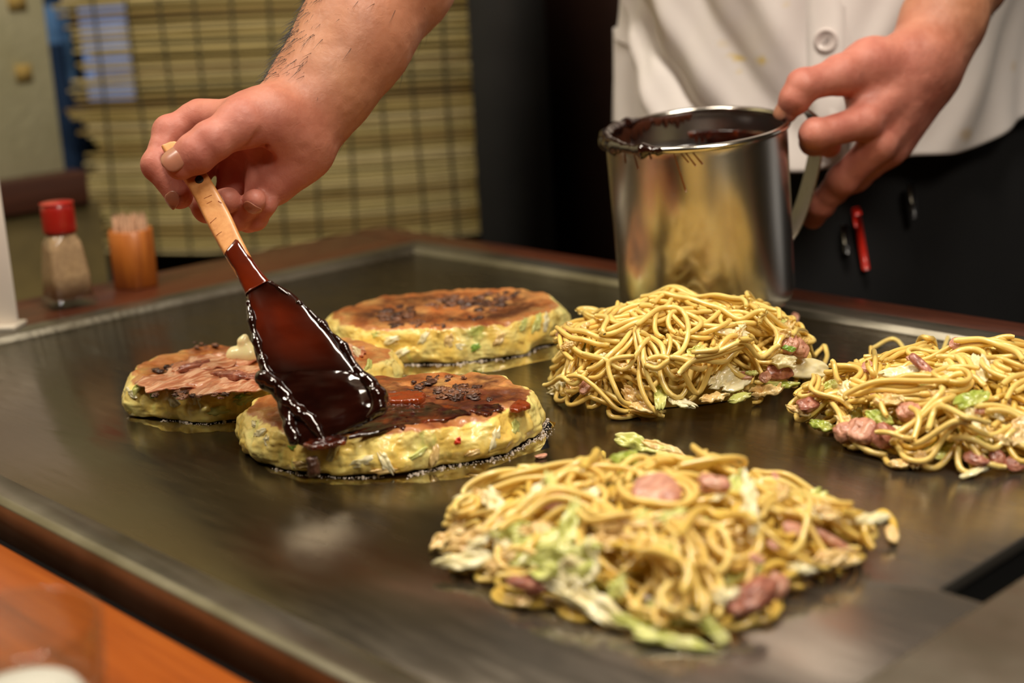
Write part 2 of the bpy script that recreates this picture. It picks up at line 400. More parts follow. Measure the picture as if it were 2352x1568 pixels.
# ------------------------------------------------------------------ griddle
X0, X1, Y0, Y1 = .357, .971, .303, 1.18
YS, XS = .329, .578
gr = empty('griddle', ((X0+X1)/2, (Y0+Y1)/2, -.03), 'large flat seasoned steel griddle plate full of frying food', 'griddle')
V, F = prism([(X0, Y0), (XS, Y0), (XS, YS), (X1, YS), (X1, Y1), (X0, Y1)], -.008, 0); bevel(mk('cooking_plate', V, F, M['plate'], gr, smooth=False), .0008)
V, F = box(XS-.004, X1, Y0-.002, YS+.004, -.09, -.0085)
F = [f for i, f in enumerate(F) if i != 1]; mk('grease_trough', V, F, M['black_gap'], gr, smooth=False)
def rail(name, prof, a, b, out, mit=(1, 1), mat='rail'):
    """prof: (distance outward, z) polyline; runs from a to b with mitred ends."""
    a = np.array([*a, 0.]); b = np.array([*b, 0.]); d = nrm(b-a); o = np.array([*out, 0.])
    V = []
    for e, base, m in ((0, a, -mit[0]), (1, b, mit[1])):
        for (s, zz) in prof: V.append(base+o*s+d*(s*m)+np.array([0, 0, zz]))
    n = len(prof); F = [(i, (i+1) % n, n+(i+1) % n, n+i) for i in range(n)]+[tuple(range(n-1, -1, -1)), tuple(range(n, 2*n))]
    return bevel(mk(name, np.array(V), F, M[mat], gr, smooth=False), .0012, 3)
pr = [(0, -.008), (0, .0005), (.0045, .0062), (.028, .0062), (.028, -.03), (.024, -.03), (.024, -.008)]
rail('rail', pr, (X1, Y0-.6), (X1, Y1), (1, 0), (0, 1))
rail('rail', pr, (X1, Y1), (X0, Y1), (0, 1))
pr2 = [(0, -.008), (0, .0012), (.0035, .0035), (.020, .0035), (.024, .0005), (.024, -.024), (.020, -.024), (.018, -.008)]
rail('rail', pr2, (X0, Y1), (X0, Y0-.6), (-1, 0), (1, 0))
V, F = prism([(X0+.0005, Y0-.35), (X1-.0005, Y0-.35), (X1-.0005, Y0), (X0+.0005, Y0)], -.008, .0034); bevel(mk('drip_flange', V, F, M['rail'], gr, smooth=False), .002)
V, F = box(X0-.012, X1+.02, Y0-.3, Y1+.02, -.16, -.03); mk('burner_housing', V, F, M['black_gap'], gr, smooth=False)
for xx in (X0+.01, X1-.03):
    for yy in (Y0, Y1-.03):
        V, F = box(xx, xx+.03, yy, yy+.03, -.80, -.16); mk('leg', V, F, M['black_gap'], gr, smooth=False)

# dark wooden surround behind and to the left of the griddle
ct = empty('wooden_surround', (1.0, 1.1, -.02), 'dark red-brown wooden ledge running around the far sides of the griddle', 'counter')
X2, Y2 = 1.04, 1.318
def plank(poly, mat, nm='plank'): V, F = prism(poly, -.03, .0052); return bevel(mk(nm, V, F, M[mat], ct, smooth=False), .004, 3)
xi, yi = X1+.0285, Y1+.0285
plank([(xi, -.30), (X2, -.30), (X2, Y2), (xi, Y2-.0)], 'dark_wood_y')
plank([(-.25, yi), (xi-.0006, yi), (xi-.0006, Y2), (-.25, Y2)], 'dark_wood_x')
V, F = box(X2-.03, X2-.005, -.28, Y2-.02, -.80, -.031); mk('front_panel', V, F, M['wall_wood'], ct, smooth=False)
V, F = box(-.2, X2-.06, Y2-.05, Y2-.02, -.80, -.03); mk('side_panel', V, F, M['wall_wood'], ct, smooth=False)
# orange customer counter in front
oc = empty('customer_counter', (.15, .6, -.05), 'orange wooden counter top along the near side of the griddle', 'counter')
V, F = prism([(-.42, -.3), (.322, -.3), (.322, yi-.002), (-.42, yi-.002)], -.045, -.014)
for i, (a_, b_) in enumerate(((.172, .321), (.022, .171), (-.128, .021), (-.278, -.129))):
    V, F = prism([(a_, -.3), (b_, -.3), (b_, yi-.002), (a_, yi-.002)], -.045, -.014); bevel(mk('plank', V, F, M['orange_wood'], oc, smooth=False), .002)
V, F = box(.28, .30, -.28, 1.15, -.80, -.046); mk('front_panel', V, F, M['orange_wood'], oc, smooth=False)
V, F = box(-.26, -.24, -.28, 1.15, -.80, -.046); mk('side_panel', V, F, M['orange_wood'], oc, smooth=False)
# ------------------------------------------------------------------ pancakes
def radial(ctrl):
    """ctrl: list of (angle deg, radius) -> periodic smooth function of angle."""
    a = np.radians([c[0] for c in ctrl]); r = np.array([c[1] for c in ctrl]); i = np.argsort(a % (2*math.pi)); a = (a % (2*math.pi))[i]; r = r[i]
    a = np.concatenate([a-2*math.pi, a, a+2*math.pi]); r = np.tile(r, 3)
    def f(th):
        th = np.asarray(th) % (2*math.pi); j = np.clip(np.searchsorted(a, th)-1, 0, len(a)-2)
        t = (th-a[j])/(a[j+1]-a[j]); t = t*t*(3-2*t); return r[j]*(1-t)+r[j+1]*t
    return f
RT2 = nrm(_rt*[1, 1, 0]); FW2 = nrm(cf*[1, 1, 0])   # ground directions: picture right, away
def batter_mat(name, scorch):
    t = NT(name); cr_ = t.attr('crust'); n1 = t.noise(38, 5, dist=.4); n2 = t.noise(95, 4); n3 = t.noise(17, 4, dist=1.0); n4 = t.noise(55, 3, t.mapped((1, 1, .5), (0.3, 0, 0)))
    side = t.ramp(n1, [(.28, srgb(226, 178, 82)), (.44, srgb(244, 210, 108)), (.60, srgb(248, 230, 146)), (.78, srgb(220, 222, 128))])
    side = t.mix(t.ramp(n4, [(.62, 0), (.72, .75)]), side, srgb(176, 196, 98))
    side = t.mix(t.ramp(n2, [(.66, 0), (.76, .6)]), side, srgb(250, 240, 190))
    top = t.ramp(n1, [(.30, srgb(132, 66, 32)), (.44, srgb(184, 108, 54)), (.58, srgb(208, 142, 82)), (.74, srgb(224, 178, 106))])
    dk = t.math('MULTIPLY', t.ramp(t.math('ADD', t.math('MULTIPLY', n3, .6), t.math('MULTIPLY', n2, .4)), scorch), t.attr('scorch'))
    top = t.mix(dk, top, srgb(78, 40, 22))
    sm_ = t.math('MULTIPLY', t.ramp(t.math('ADD', t.math('MULTIPLY', n3, .5), t.math('MULTIPLY', n2, .5)), [(.30, .35), (.58, 1)]), t.attr('sauced'))
    top = t.mix(sm_, top, t.mix(t.ramp(n1, [(.35, 0), (.65, 1)]), (.014, .004, .002), srgb(112, 44, 14)))
    mask = t.ramp(t.math('ADD', cr_, t.math('MULTIPLY', t.math('SUBTRACT', n2, .5), .75)), [(.42, 0), (.58, 1)])
    col = t.mix(mask, side, top)
    col = t.mix(t.ramp(t.math('ADD', t.attr('under'), t.math('MULTIPLY', t.math('SUBTRACT', n2, .5), .6)), [(.55, 0), (.75, .9)]), col, srgb(96, 48, 22))
    t.set(Base_Color=col, Roughness=t.ramp(n2, [(.3, .22), (.7, .5)]), Subsurface_Weight=.12, Subsurface_Radius=(.01, .006, .002), Subsurface_Scale=.35, Coat_Weight=.35, Coat_Roughness=.12)
    t.bump(t.math('ADD', n2, t.math('MULTIPLY', t.noise(260, 3), .5)), .55, .0013); M[name] = t.m
batter_mat('batter_a', [(.40, 0), (.56, .95)]); batter_mat('batter_b', [(.47, 0), (.60, .9)])
def pancake(label, c, rf, th, mat, seed, tilt=0.0, lump=1.0, scorchf=None, saucef=None):
    """lumpy thick pancake; returns root and a function giving its top height."""
    rng = np.random.default_rng(seed)
    c = np.array([c[0], c[1], 0.]); nt_, nv = 420, 0
    prof = [(0.0, 0.0), (.5, 0), (.90, 0.0), (.965, .02), (.99, .10), (1.0, .24), (1.005, .40), (1.0, .56), (.985, .70), (.962, .84), (.935, .93), (.90, .985), (.86, 1.0)]
    prof = smoothpath(np.array(prof)[2:], 62)
    inner = np.stack([np.linspace(.85, 0.004, 60), 1.0+0*np.linspace(0, 1, 60)], 1)
    prof = np.concatenate([np.array([[.0, 0], [.5, 0]]), prof, inner])
    tt = np.linspace(0, 2*math.pi, nt_, endpoint=False); R0 = rf(tt)
    D2 = np.cos(tt)[:, None]*RT2[None]+np.sin(tt)[:, None]*FW2[None]
    R = prof[:, 0][:, None]*R0[None]; Z = prof[:, 1][:, None]*th*np.ones(nt_)[None]
    P = c+D2[None]*R[..., None]; P[..., 2] = Z
    # outline raggedness and lumps
    out = D2[None]*np.ones((len(prof), 1, 1)); s = prof[:, 1][:, None]*np.ones(nt_)[None]; rr = prof[:, 0][:, None]*np.ones(nt_)[None]
    sidew = np.clip((rr-.80)/.14, 0, 1)
    q = P*[1, 1, 1.0]+seed*3.1
    d = .0048*fbm(q, 55, 3, seed)+.0016*np.maximum(0, vnoise(q, 190, seed+5))+.0010*np.abs(vnoise(q, 300, seed+9))
    d = d+.0022*vnoise(q*[1, 1, .6], 90, seed+3)+.0016*np.where(s < .55, 1, 0)*np.sin(s*5.7)
    P = P+out*(d*sidew*lump)[..., None]
    P[..., 2] += sidew*(s > .02)*.0015*vnoise(q, 120, seed+8)
    topw = np.clip((s-.8)/.2, 0, 1)
    P[..., 2] += topw*(.0016*fbm(q, 55, 3, seed+20)+.0008*vnoise(q, 230, seed+2)-.0012*np.maximum(0, vnoise(q, 120, seed+6))+tilt*(rr*R0[None]*np.sin(tt)[None]))
    P[..., 2] = np.where(s < .01, .0006, np.maximum(P[..., 2], .0012))
    edge = np.clip((rr-.86)/.1, 0, 1)
    crust = np.clip((s-.55)/.45, 0, 1)*(1-.62*edge**1.2)*1.0
    crust = np.where(rr < .86, 1.0, crust)
    under = np.clip(1-s/.16, 0, 1)
    xx = (rr*R0[None])*np.cos(tt)[None]; yy = (rr*R0[None])*np.sin(tt)[None]
    sc = scorchf(xx, yy) if scorchf else np.ones_like(xx)
    sc = np.clip(sc, 0, 1)*(1-np.clip((rr-.80)/.15, 0, 1)*.8)
    V = P.reshape(-1, 3); F = gridfaces(len(prof), nt_, False, True)[:, ::-1]
    root = empty('savoury_pancake', (c[0], c[1], 0), label, 'pancake', 'thick cabbage pancakes frying on the griddle')
    mk('batter', V, F, M[mat], root, attr={'crust': crust.ravel(), 'under': under.ravel(), 'scorch': sc.ravel(), 'sauced': np.clip(saucef(xx, yy) if saucef else 0*xx, 0, 1).ravel()})
    def top(x, y): return th+tilt*((np.array([x, y, 0])-c)@FW2)
    return root, c, top, P
def g(sx, sy, cx, cy): return lambda x, y: np.exp(-((x-cx)/sx)**2-((y-cy)/sy)**2)
rB = radial([(0, .094), (40, .090), (75, .074), (105, .074), (140, .085), (180, .102), (215, .088), (250, .067), (290, .067), (325, .078)])
def scB(x, y):
    r = np.hypot(x/.052, y/.036); return .25+1.1*np.exp(-((r-1)/.45)**2)
PB = pancake('thick round pancake furthest back on the griddle, charred ring on its browned top', (.748, .868), rB, .0285, 'batter_a', 5, scorchf=scB)
rL = radial([(0, .104), (35, .092), (80, .064), (110, .062), (150, .085), (172, .094), (200, .094), (235, .078), (275, .068), (320, .084)])
PL = pancake('pancake draped with browned pork slices and a pale blob of mayonnaise', (.566, .876), rL, .0245, 'batter_b', 11, scorchf=lambda x, y: .6+0*x)
rF = radial([(0, .098), (30, .090), (70, .062), (100, .058), (140, .082), (180, .100), (205, .092), (240, .080), (275, .074), (300, .074), (330, .086)])
PF = pancake('pancake being brushed with dark sauce, a red fleck of ginger in its side', (.562, .716), rF, .0265, 'batter_a', 23, scorchf=lambda x, y: .35+1.2*g(.06, .04, .03, .01)(x, y),
             saucef=lambda x, y: 1.5*g(.055, .030, .025, -.012)(x, y)+1.1*g(.03, .012, .070, -.005)(x, y)+.8*g(.03, .015, -.05, -.035)(x, y))

simple('meat_char', srgb(74, 44, 30), .45, var=.4, sc=120, bump=.8, bs=300, Coat_Weight=.3)
t = NT('pork_fried'); n = t.noise(22, 4, t.mapped((1, 4, 1), (0, 0, .8)), dist=1.0); n2 = t.noise(70, 4)
c_ = t.ramp(n, [(.30, srgb(142, 76, 48)), (.42, srgb(196, 120, 84)), (.50, srgb(232, 184, 148)), (.56, srgb(206, 138, 100)), (.68, srgb(168, 94, 62))])
c_ = t.mix(t.ramp(n2, [(.60, 0), (.74, .8)]), c_, srgb(150, 78, 34))
t.set(Base_Color=c_, Roughness=.32, Coat_Weight=.4, Coat_Roughness=.15, Subsurface_Weight=.1, Subsurface_Scale=.004); t.bump(t.math('ADD', n, n2), .5, .0012); M['pork_fried'] = t.m
def porkmat(name, a, b, c3, sc=60):
    t = NT(name); n = t.noise(sc, 4, t.mapped((1, 2.5, 1), (.4, .2, .8)), dist=.8); n2 = t.noise(220, 3)
    t.set(Base_Color=t.ramp(n, [(.32, a), (.5, b), (.66, c3)]), Roughness=.38, Coat_Weight=.35, Coat_Roughness=.12, Subsurface_Weight=.15, Subsurface_Scale=.004)
    t.bump(t.math('ADD', n, n2), .6, .0012); M[name] = t.m
porkmat('pork_pink', srgb(172, 112, 90), srgb(206, 148, 122), srgb(224, 176, 150))
porkmat('pork_brown', srgb(120, 66, 48), srgb(164, 98, 76), srgb(196, 136, 110))
def vegmat(name, a, b, c3, sss=.25):
    t = NT(name); n = t.noise(26, 3, t.mapped((1, 3, 1), (.3, .2, .5)), dist=.6); n2 = t.noise(8, 2)
    t.set(Base_Color=t.mix(t.math('MULTIPLY', n2, .5), t.ramp(n, [(.32, a), (.5, b), (.68, c3)]), b), Roughness=.28, Coat_Weight=.4, Coat_Roughness=.1, Subsurface_Weight=sss, Subsurface_Radius=(.01, .01, .004), Subsurface_Scale=.4)
    t.bump(t.noise(130, 3, t.mapped((.4, 2, 1))), .35, .0012); M[name] = t.m
vegmat('cabbage_pale', srgb(226, 204, 148), srgb(240, 228, 180), srgb(246, 240, 208))
vegmat('cabbage_green', srgb(170, 178, 84), srgb(206, 208, 122), srgb(228, 224, 160))
vegmat('cabbage_leaf', srgb(128, 150, 52), srgb(172, 184, 82), srgb(206, 206, 120))
vegmat('cabbage_amber', srgb(206, 158, 92), srgb(226, 192, 128), srgb(238, 214, 160))
simple('scallion', srgb(132, 172, 66), .3, Coat_Weight=.4)
simple('ginger_red', srgb(214, 60, 30), .3, Coat_Weight=.5)
simple('mayonnaise', srgb(252, 238, 180), .25, var=.03, Coat_Weight=.3, Subsurface_Weight=.3, Subsurface_Scale=.004)

def lump(name, center, size, mat, parent, seed, sub=24, rough=.35, frame=None, sc=1.6, **kw):
    nu, nv = sub, sub; u = np.linspace(0, 2*math.pi, nu, endpoint=False); v = np.linspace(.02, math.pi-.02, nv)
    V_, U_ = np.meshgrid(v, u, indexing='ij'); D = np.stack([np.sin(V_)*np.cos(U_), np.sin(V_)*np.sin(U_), np.cos(V_)], -1)
    se = np.sign(D)*np.abs(D)**.8; r = 1+rough*fbm(D+seed*7.7, sc, 3, seed)+rough*.25*vnoise(D, sc*5, seed+1)
    P = se*r[..., None]*np.array(size)/2
    if frame is not None: P = P@frame
    F = gridfaces(nv, nu, False, True)
    P = P.reshape(-1, 3); P = np.concatenate([P, P[:nu].mean(0)[None], P[-nu:].mean(0)[None]]); a = nu*nv
    T = np.array([(a, (k+1) % nu, k) for k in range(nu)]+[(a+1, a-nu+k, a-nu+(k+1) % nu) for k in range(nu)])
    return mk(name, P+np.array(center), [F[:, ::-1], T[:, ::-1]], M[mat], parent, **kw)
def sheet(name, center, L, Wd, th, mat, parent, seed, frame, bend=.0, ruff=.15, curl=0.0, rag=.2, nu=30, nv=16, **kw):
    """bent, ragged, thick food slice; frame rows: length, width, normal directions."""
    u = np.linspace(-1, 1, nu); v = np.linspace(-1, 1, nv); U_, V_ = np.meshgrid(u, v, indexing='ij')
    q = np.stack([U_*0, U_*0, U_*0], -1)
    ex = 1+rag*vnoise(np.stack([np.sign(V_)*2+0*U_, U_*3, 0*U_+seed], -1), 1.0, seed)*1.0
    ey = 1+rag*vnoise(np.stack([np.sign(U_)*2+0*U_, V_*2.5, 0*U_+seed], -1), 1.0, seed+4)
    env = (1-np.abs(U_)**3.2*.55)
    x = U_*L/2*ey; y = V_*Wd/2*env*ex
    N = np.stack([U_*2, V_*1.5, 0*U_+seed*1.7], -1)
    z = -bend*L/2*(U_**2)+ruff*Wd*vnoise(N, 1.3, seed)+ruff*.4*Wd*vnoise(N, 3.4, seed+2)+curl*Wd*(V_**2)
    thk = th*(1-.5*np.abs(V_)**4)*(1-.4*np.abs(U_)**6)
    def rnd(sgn): return np.stack([x, y, z+sgn*thk/2], -1)
    A = rnd(1).reshape(-1, 3); B = rnd(-1).reshape(-1, 3)
    F = gridfaces(nu, nv); n = nu*nv
    ring = [i*nv for i in range(nu)]+[(nu-1)*nv+j for j in range(1, nv)]+[i*nv+nv-1 for i in range(nu-2, -1, -1)]+[j for j in range(nv-2, 0, -1)]
    S_ = np.array([(ring[k], ring[(k+1) % len(ring)], n+ring[(k+1) % len(ring)], n+ring[k]) for k in range(len(ring))])
    Vv = np.concatenate([A, B])@np.array(frame)+np.array(center)
    return mk(name, Vv, np.concatenate([F, F[:, ::-1]+n, S_[:, ::-1]]), M[mat], parent, **kw)
def frame_of(normal, ang):
    """length direction at picture angle ang (degrees, 0 = right, 90 = up) lying in the plane with that normal."""
    n = nrm(normal); d = cr*math.cos(math.radians(ang))+cu*math.sin(math.radians(ang))
    # slide d along the view ray so that it lies in the plane
    v = cf; d = d-v*((d@n)/(v@n)) if abs(v@n) > .25 else d-n*(d@n)
    d = nrm(d-n*(d@n)); return np.array([d, np.cross(n, d), n])
def on_top(px, py, z): return at(px, py, z)
UPV = np.array([0, 0, 1.])
# scorched mince on the back pancake and front pancake
rng = np.random.default_rng(31)
simple('meat_brown', srgb(122, 78, 52), .45, var=.35, sc=150, bump=.8, bs=320, Coat_Weight=.25)
def mince(P, z_, D_, spots):
    for (cx, cy, sx, sy, n, sz) in spots:
        for _ in range(n):
            px, py = cx+rng.normal(0, sx), cy+rng.normal(0, sy); q = on_top(px, py, z_); m = sz*rng.uniform(.55, 1.25)*D_/FPX
            lump('mince', q-[0, 0, m*.06], (m, m*rng.uniform(.6, 1), m*rng.uniform(.30, .45)), 'meat_char' if rng.random() < .6 else 'meat_brown', P[0], int(rng.integers(1, 9999)), 16, .95, frame_of(UPV, rng.uniform(0, 180)), 2.2)
mince(PB, .0285, 1.13, [(912, 728, 20, 10, 22, 34), (1040, 692, 26, 7, 22, 34), (1120, 690, 32, 9, 22, 34), (1165, 672, 20, 4, 6, 18), (980, 745, 34, 4, 9, 18), (955, 706, 20, 4, 5, 18), (1075, 730, 26, 3, 5, 16)])
mince(PF, .0268, .93, [(1040, 900, 34, 9, 20, 30), (975, 888, 26, 8, 10, 26), (1090, 892, 20, 6, 6, 22), (1010, 868, 34, 3, 7, 22)])
mince(PL, .0262, 1.06, [(395, 905, 22, 5, 8, 16), (430, 838, 26, 5, 6, 20), (510, 905, 40, 3, 8, 14), (365, 850, 14, 5, 6, 14), (570, 890, 20, 4, 5, 16), (470, 790, 30, 4, 6, 14)])
lump('mince', on_top(722, 1072, .014)-FW2*.001, (.0085, .007, .012), 'meat_char', PF[0], 9, 20, .5)
# pork slices on the left pancake
for i, (px, py, L_, w_, a_, z_, bd_) in enumerate(((420, 868, 200, 95, -8, .0262, .05), (540, 880, 190, 78, 4, .0272, .05), (560, 815, 190, 60, 22, .0268, .03), (470, 832, 150, 62, 14, .0285, .02), (790, 805, 110, 48, -10, .0266, .05), (600, 852, 150, 40, 0, .0290, .02))):
    q = on_top(px, py, z_); s_ = 1.07/FPX
    sheet('pork_slice', q, L_*s_, w_*s_*1.9, .0022, 'pork_fried', PL[0], 40+i, frame_of(UPV, a_), bend=bd_, ruff=.05, rag=.22, nu=44, nv=26)
for i, (px, py, w) in enumerate(((440, 842, 60), (462, 833, 44), (540, 862, 74), (588, 866, 60), (505, 858, 40))):
    m = w*1.07/FPX; lump('pork_curl', on_top(px, py, .0300), (m, m*.42, m*.26), 'pork_brown', PL[0], 60+i, 22, .4, frame_of(UPV, 12 if i < 2 else -4))
# mayonnaise blob
mc = on_top(560, 812, .030)
def mayo(P):
    d = rcone(P, mc+RT2*.004-UPV*.001, mc-RT2*.006-UPV*.001, .0085, .007)
    d = smin(d, rcone(P, mc+RT2*.003, mc+RT2*.001+UPV*.009, .006, .0042), .003)
    d = smin(d, rcone(P, mc+RT2*.000+UPV*.009, mc+RT2*.002+UPV*.0125, .0038, .0022), .002)
    return np.maximum(d, (.0262-P[..., 2]))
V, F = sdf_mesh(mayo, mc-.02, mc+.02, .0009); mk('mayonnaise', relax(V, F, 2), F, M['mayonnaise'], PL[0])
# shreds of cabbage, scallion and ginger showing in the sides
def side_bits(P, lst, sd):
    root, PP = P[0], P[3]
    U_ = np.array([proj(p)[:2] for p in PP[::2, ::2].reshape(-1, 3)]); X = PP[::2, ::2].reshape(-1, 3); dd = (X-CAM)@cf
    for i, (px, py, L_, w_, a_, mt) in enumerate(lst):
        near = np.hypot(U_[:, 0]-px, U_[:, 1]-py) < 14
        if not near.any(): continue
        k = np.where(near)[0][np.argmin(dd[near])]; q = X[k]; D = dd[k]; s_ = D/FPX
        n = nrm((q-P[1])*[1, 1, 0]+UPV*.012); fr = frame_of(nrm(n-cf*.4), a_)
        nm = {'ginger_red': 'ginger_piece', 'scallion': 'scallion_piece'}.get(mt, 'cabbage_shred')
        sheet(nm, q-n*.0003, L_*s_, w_*s_, .0020, mt, root, sd+i, fr, bend=.25, ruff=.18, rag=.3, nu=18, nv=10)
side_bits(PB, [(1105, 800, 22, 16, 30, 'scallion'), (880, 790, 50, 18, 20, 'cabbage_pale'), (960, 785, 40, 16, 60, 'cabbage_pale'), (1020, 780, 36, 20, 80, 'cabbage_amber'), (1240, 730, 50, 20, 70, 'cabbage_green'), (1265, 745, 44, 16, 80, 'cabbage_pale'), (1160, 770, 40, 18, 40, 'cabbage_amber'), (1215, 750, 46, 18, 60, 'cabbage_green'), (850, 775, 40, 14, 10, 'cabbage_green'), (905, 808, 44, 16, 25, 'cabbage_pale'), (1060, 790, 34, 16, 10, 'cabbage_pale')], 300)
side_bits(PL, [(400, 925, 46, 30, 75, 'cabbage_pale'), (440, 925, 60, 22, 110, 'cabbage_pale'), (340, 915, 26, 14, 20, 'scallion'), (300, 900, 50, 20, 60, 'cabbage_green'), (490, 940, 60, 20, 8, 'cabbage_green'), (560, 920, 56, 18, 24, 'cabbage_green'), (540, 905, 30, 12, 10, 'scallion'), (590, 945, 40, 12, 60, 'cabbage_pale'), (620, 930, 50, 16, 30, 'cabbage_leaf'), (285, 905, 40, 14, 150, 'cabbage_pale'), (345, 885, 34, 18, 40, 'cabbage_pale'), (835, 805, 44, 20, 120, 'cabbage_pale'), (845, 830, 40, 18, 70, 'cabbage_green')], 400)
side_bits(PF, [(1062, 1020, 20, 16, 40, 'ginger_red'), (830, 1050, 60, 20, 20, 'cabbage_pale'), (900, 1060, 60, 22, 120, 'cabbage_pale'), (960, 1050, 56, 16, 30, 'cabbage_green'), (600, 1020, 30, 20, 80, 'cabbage_pale'), (660, 1030, 34, 14, 150, 'scallion'), (1010, 1040, 50, 18, 80, 'cabbage_amber'), (1150, 1000, 56, 22, 70, 'cabbage_pale'), (1190, 975, 50, 22, 80, 'cabbage_green'), (760, 1050, 50, 20, 60, 'cabbage_pale'), (580, 990, 40, 16, 30, 'cabbage_pale'), (870, 1090, 60, 14, 5, 'cabbage_amber'), (1100, 1050, 50, 16, 20, 'cabbage_amber'), (690, 1080, 50, 14, -10, 'cabbage_amber'), (570, 975, 26, 16, 120, 'cabbage_pale')], 500)
# greasy froth at the foot of each pancake
simple('froth', srgb(250, 236, 222), .08, var=.05, Transmission_Weight=.35, IOR=1.15, Coat_Weight=.5)
def froth(P, a0, a1, n, seed, wide=.006):
    rng = np.random.default_rng(seed); parts = []; bot = P[3][10]
    for k in range(n):
        a = math.radians(rng.uniform(a0, a1)); i = int((a % (2*math.pi))/(2*math.pi)*len(bot)); b = bot[i]; o = nrm((b-P[1])*[1, 1, 0])
        r = rng.uniform(.0002, .00055)*(1 if rng.random() > .06 else 2.4); q = b*[1, 1, 0]+o*abs(rng.normal(0, wide*.45))+[0, 0, r*.35]
        u = np.linspace(0, 2*math.pi, 8, endpoint=False); v = np.linspace(.2, 1.9, 4)
        VV, UU = np.meshgrid(v, u, indexing='ij'); D = np.stack([np.sin(VV)*np.cos(UU), np.sin(VV)*np.sin(UU), np.cos(VV)], -1).reshape(-1, 3)
        parts.append((np.concatenate([q+D*r]), np.concatenate([gridfaces(4, 8, False, True)[:, ::-1], np.array([[7, 6, 5, 4], [7, 4, 3, 0], [3, 2, 1, 0]])[:, ::-1]])))
    V, F = merge(parts); mk('froth', V, F, M['froth'], P[0], kind='stuff')
froth(PB, 195, 340, 420, 1); froth(PF, 280, 380, 520, 2, .008); froth(PL, 225, 285, 160, 3, .004); froth(PF, 215, 270, 120, 6, .004)
# oil pooled on the steel
t = NT('oil'); t.set(Base_Color=(1, .86, .5), Roughness=.03, Transmission_Weight=1.0, IOR=1.4); t.bump(t.noise(60, 2), .06, .001); M['oil'] = t.m
def puddle(c, rf, seed, label):
    nt_ = 160; tt = np.linspace(0, 2*math.pi, nt_, endpoint=False); D2 = np.cos(tt)[:, None]*RT2+np.sin(tt)[:, None]*FW2
    c = np.array([c[0], c[1], 0.]); R0 = rf(tt)*(1+.06*vnoise(D2*3+seed, 1.5, seed)+.03*vnoise(D2*9, 1.5, seed+1))
    L = []
    for s_, z_ in ((1, .0001), (.99, .00014), (.96, .0002), (.5, .00022), (.01, .00022)): q = c+D2*(R0*s_)[:, None]; q[:, 2] = z_; L.append(q)
    for s_ in (.5, 1.0): q = c+D2*(R0*(.01 if s_ == .5 else 1))[:, None]; q[:, 2] = .0001; L.append(q) if s_ == .5 else None
    V = np.concatenate(L); F = gridfaces(len(L), nt_, False, True)
    F2 = np.array([[ (len(L)-1)*nt_+i, (len(L)-1)*nt_+(i+1) % nt_, (i+1) % nt_, i] for i in range(nt_)])
    mk('oil_puddle', V, np.concatenate([F, F2]), M['oil'], None, label=label, cat='oil', group='thin pools of frying oil on the steel', kind='stuff')
sc_ = lambda rf, k, lo=0: (lambda tt: rf(tt)*k+lo)
puddle((.748, .868), radial([(0, .100), (60, .07), (120, .07), (180, .11), (225, .118), (260, .098), (300, .100), (335, .108)]), 3, 'film of clear oil pooled under and in front of the back pancake')
puddle((.562, .716), radial([(0, .104), (60, .06), (120, .06), (180, .098), (230, .092), (275, .088), (320, .098)]), 8, 'film of clear oil pooled around the front pancake')
puddle((.566, .876), radial([(0, .10), (60, .06), (120, .06), (180, .100), (230, .094), (275, .088), (320, .09)]), 12, 'film of clear oil pooled under the pork-topped pancake')
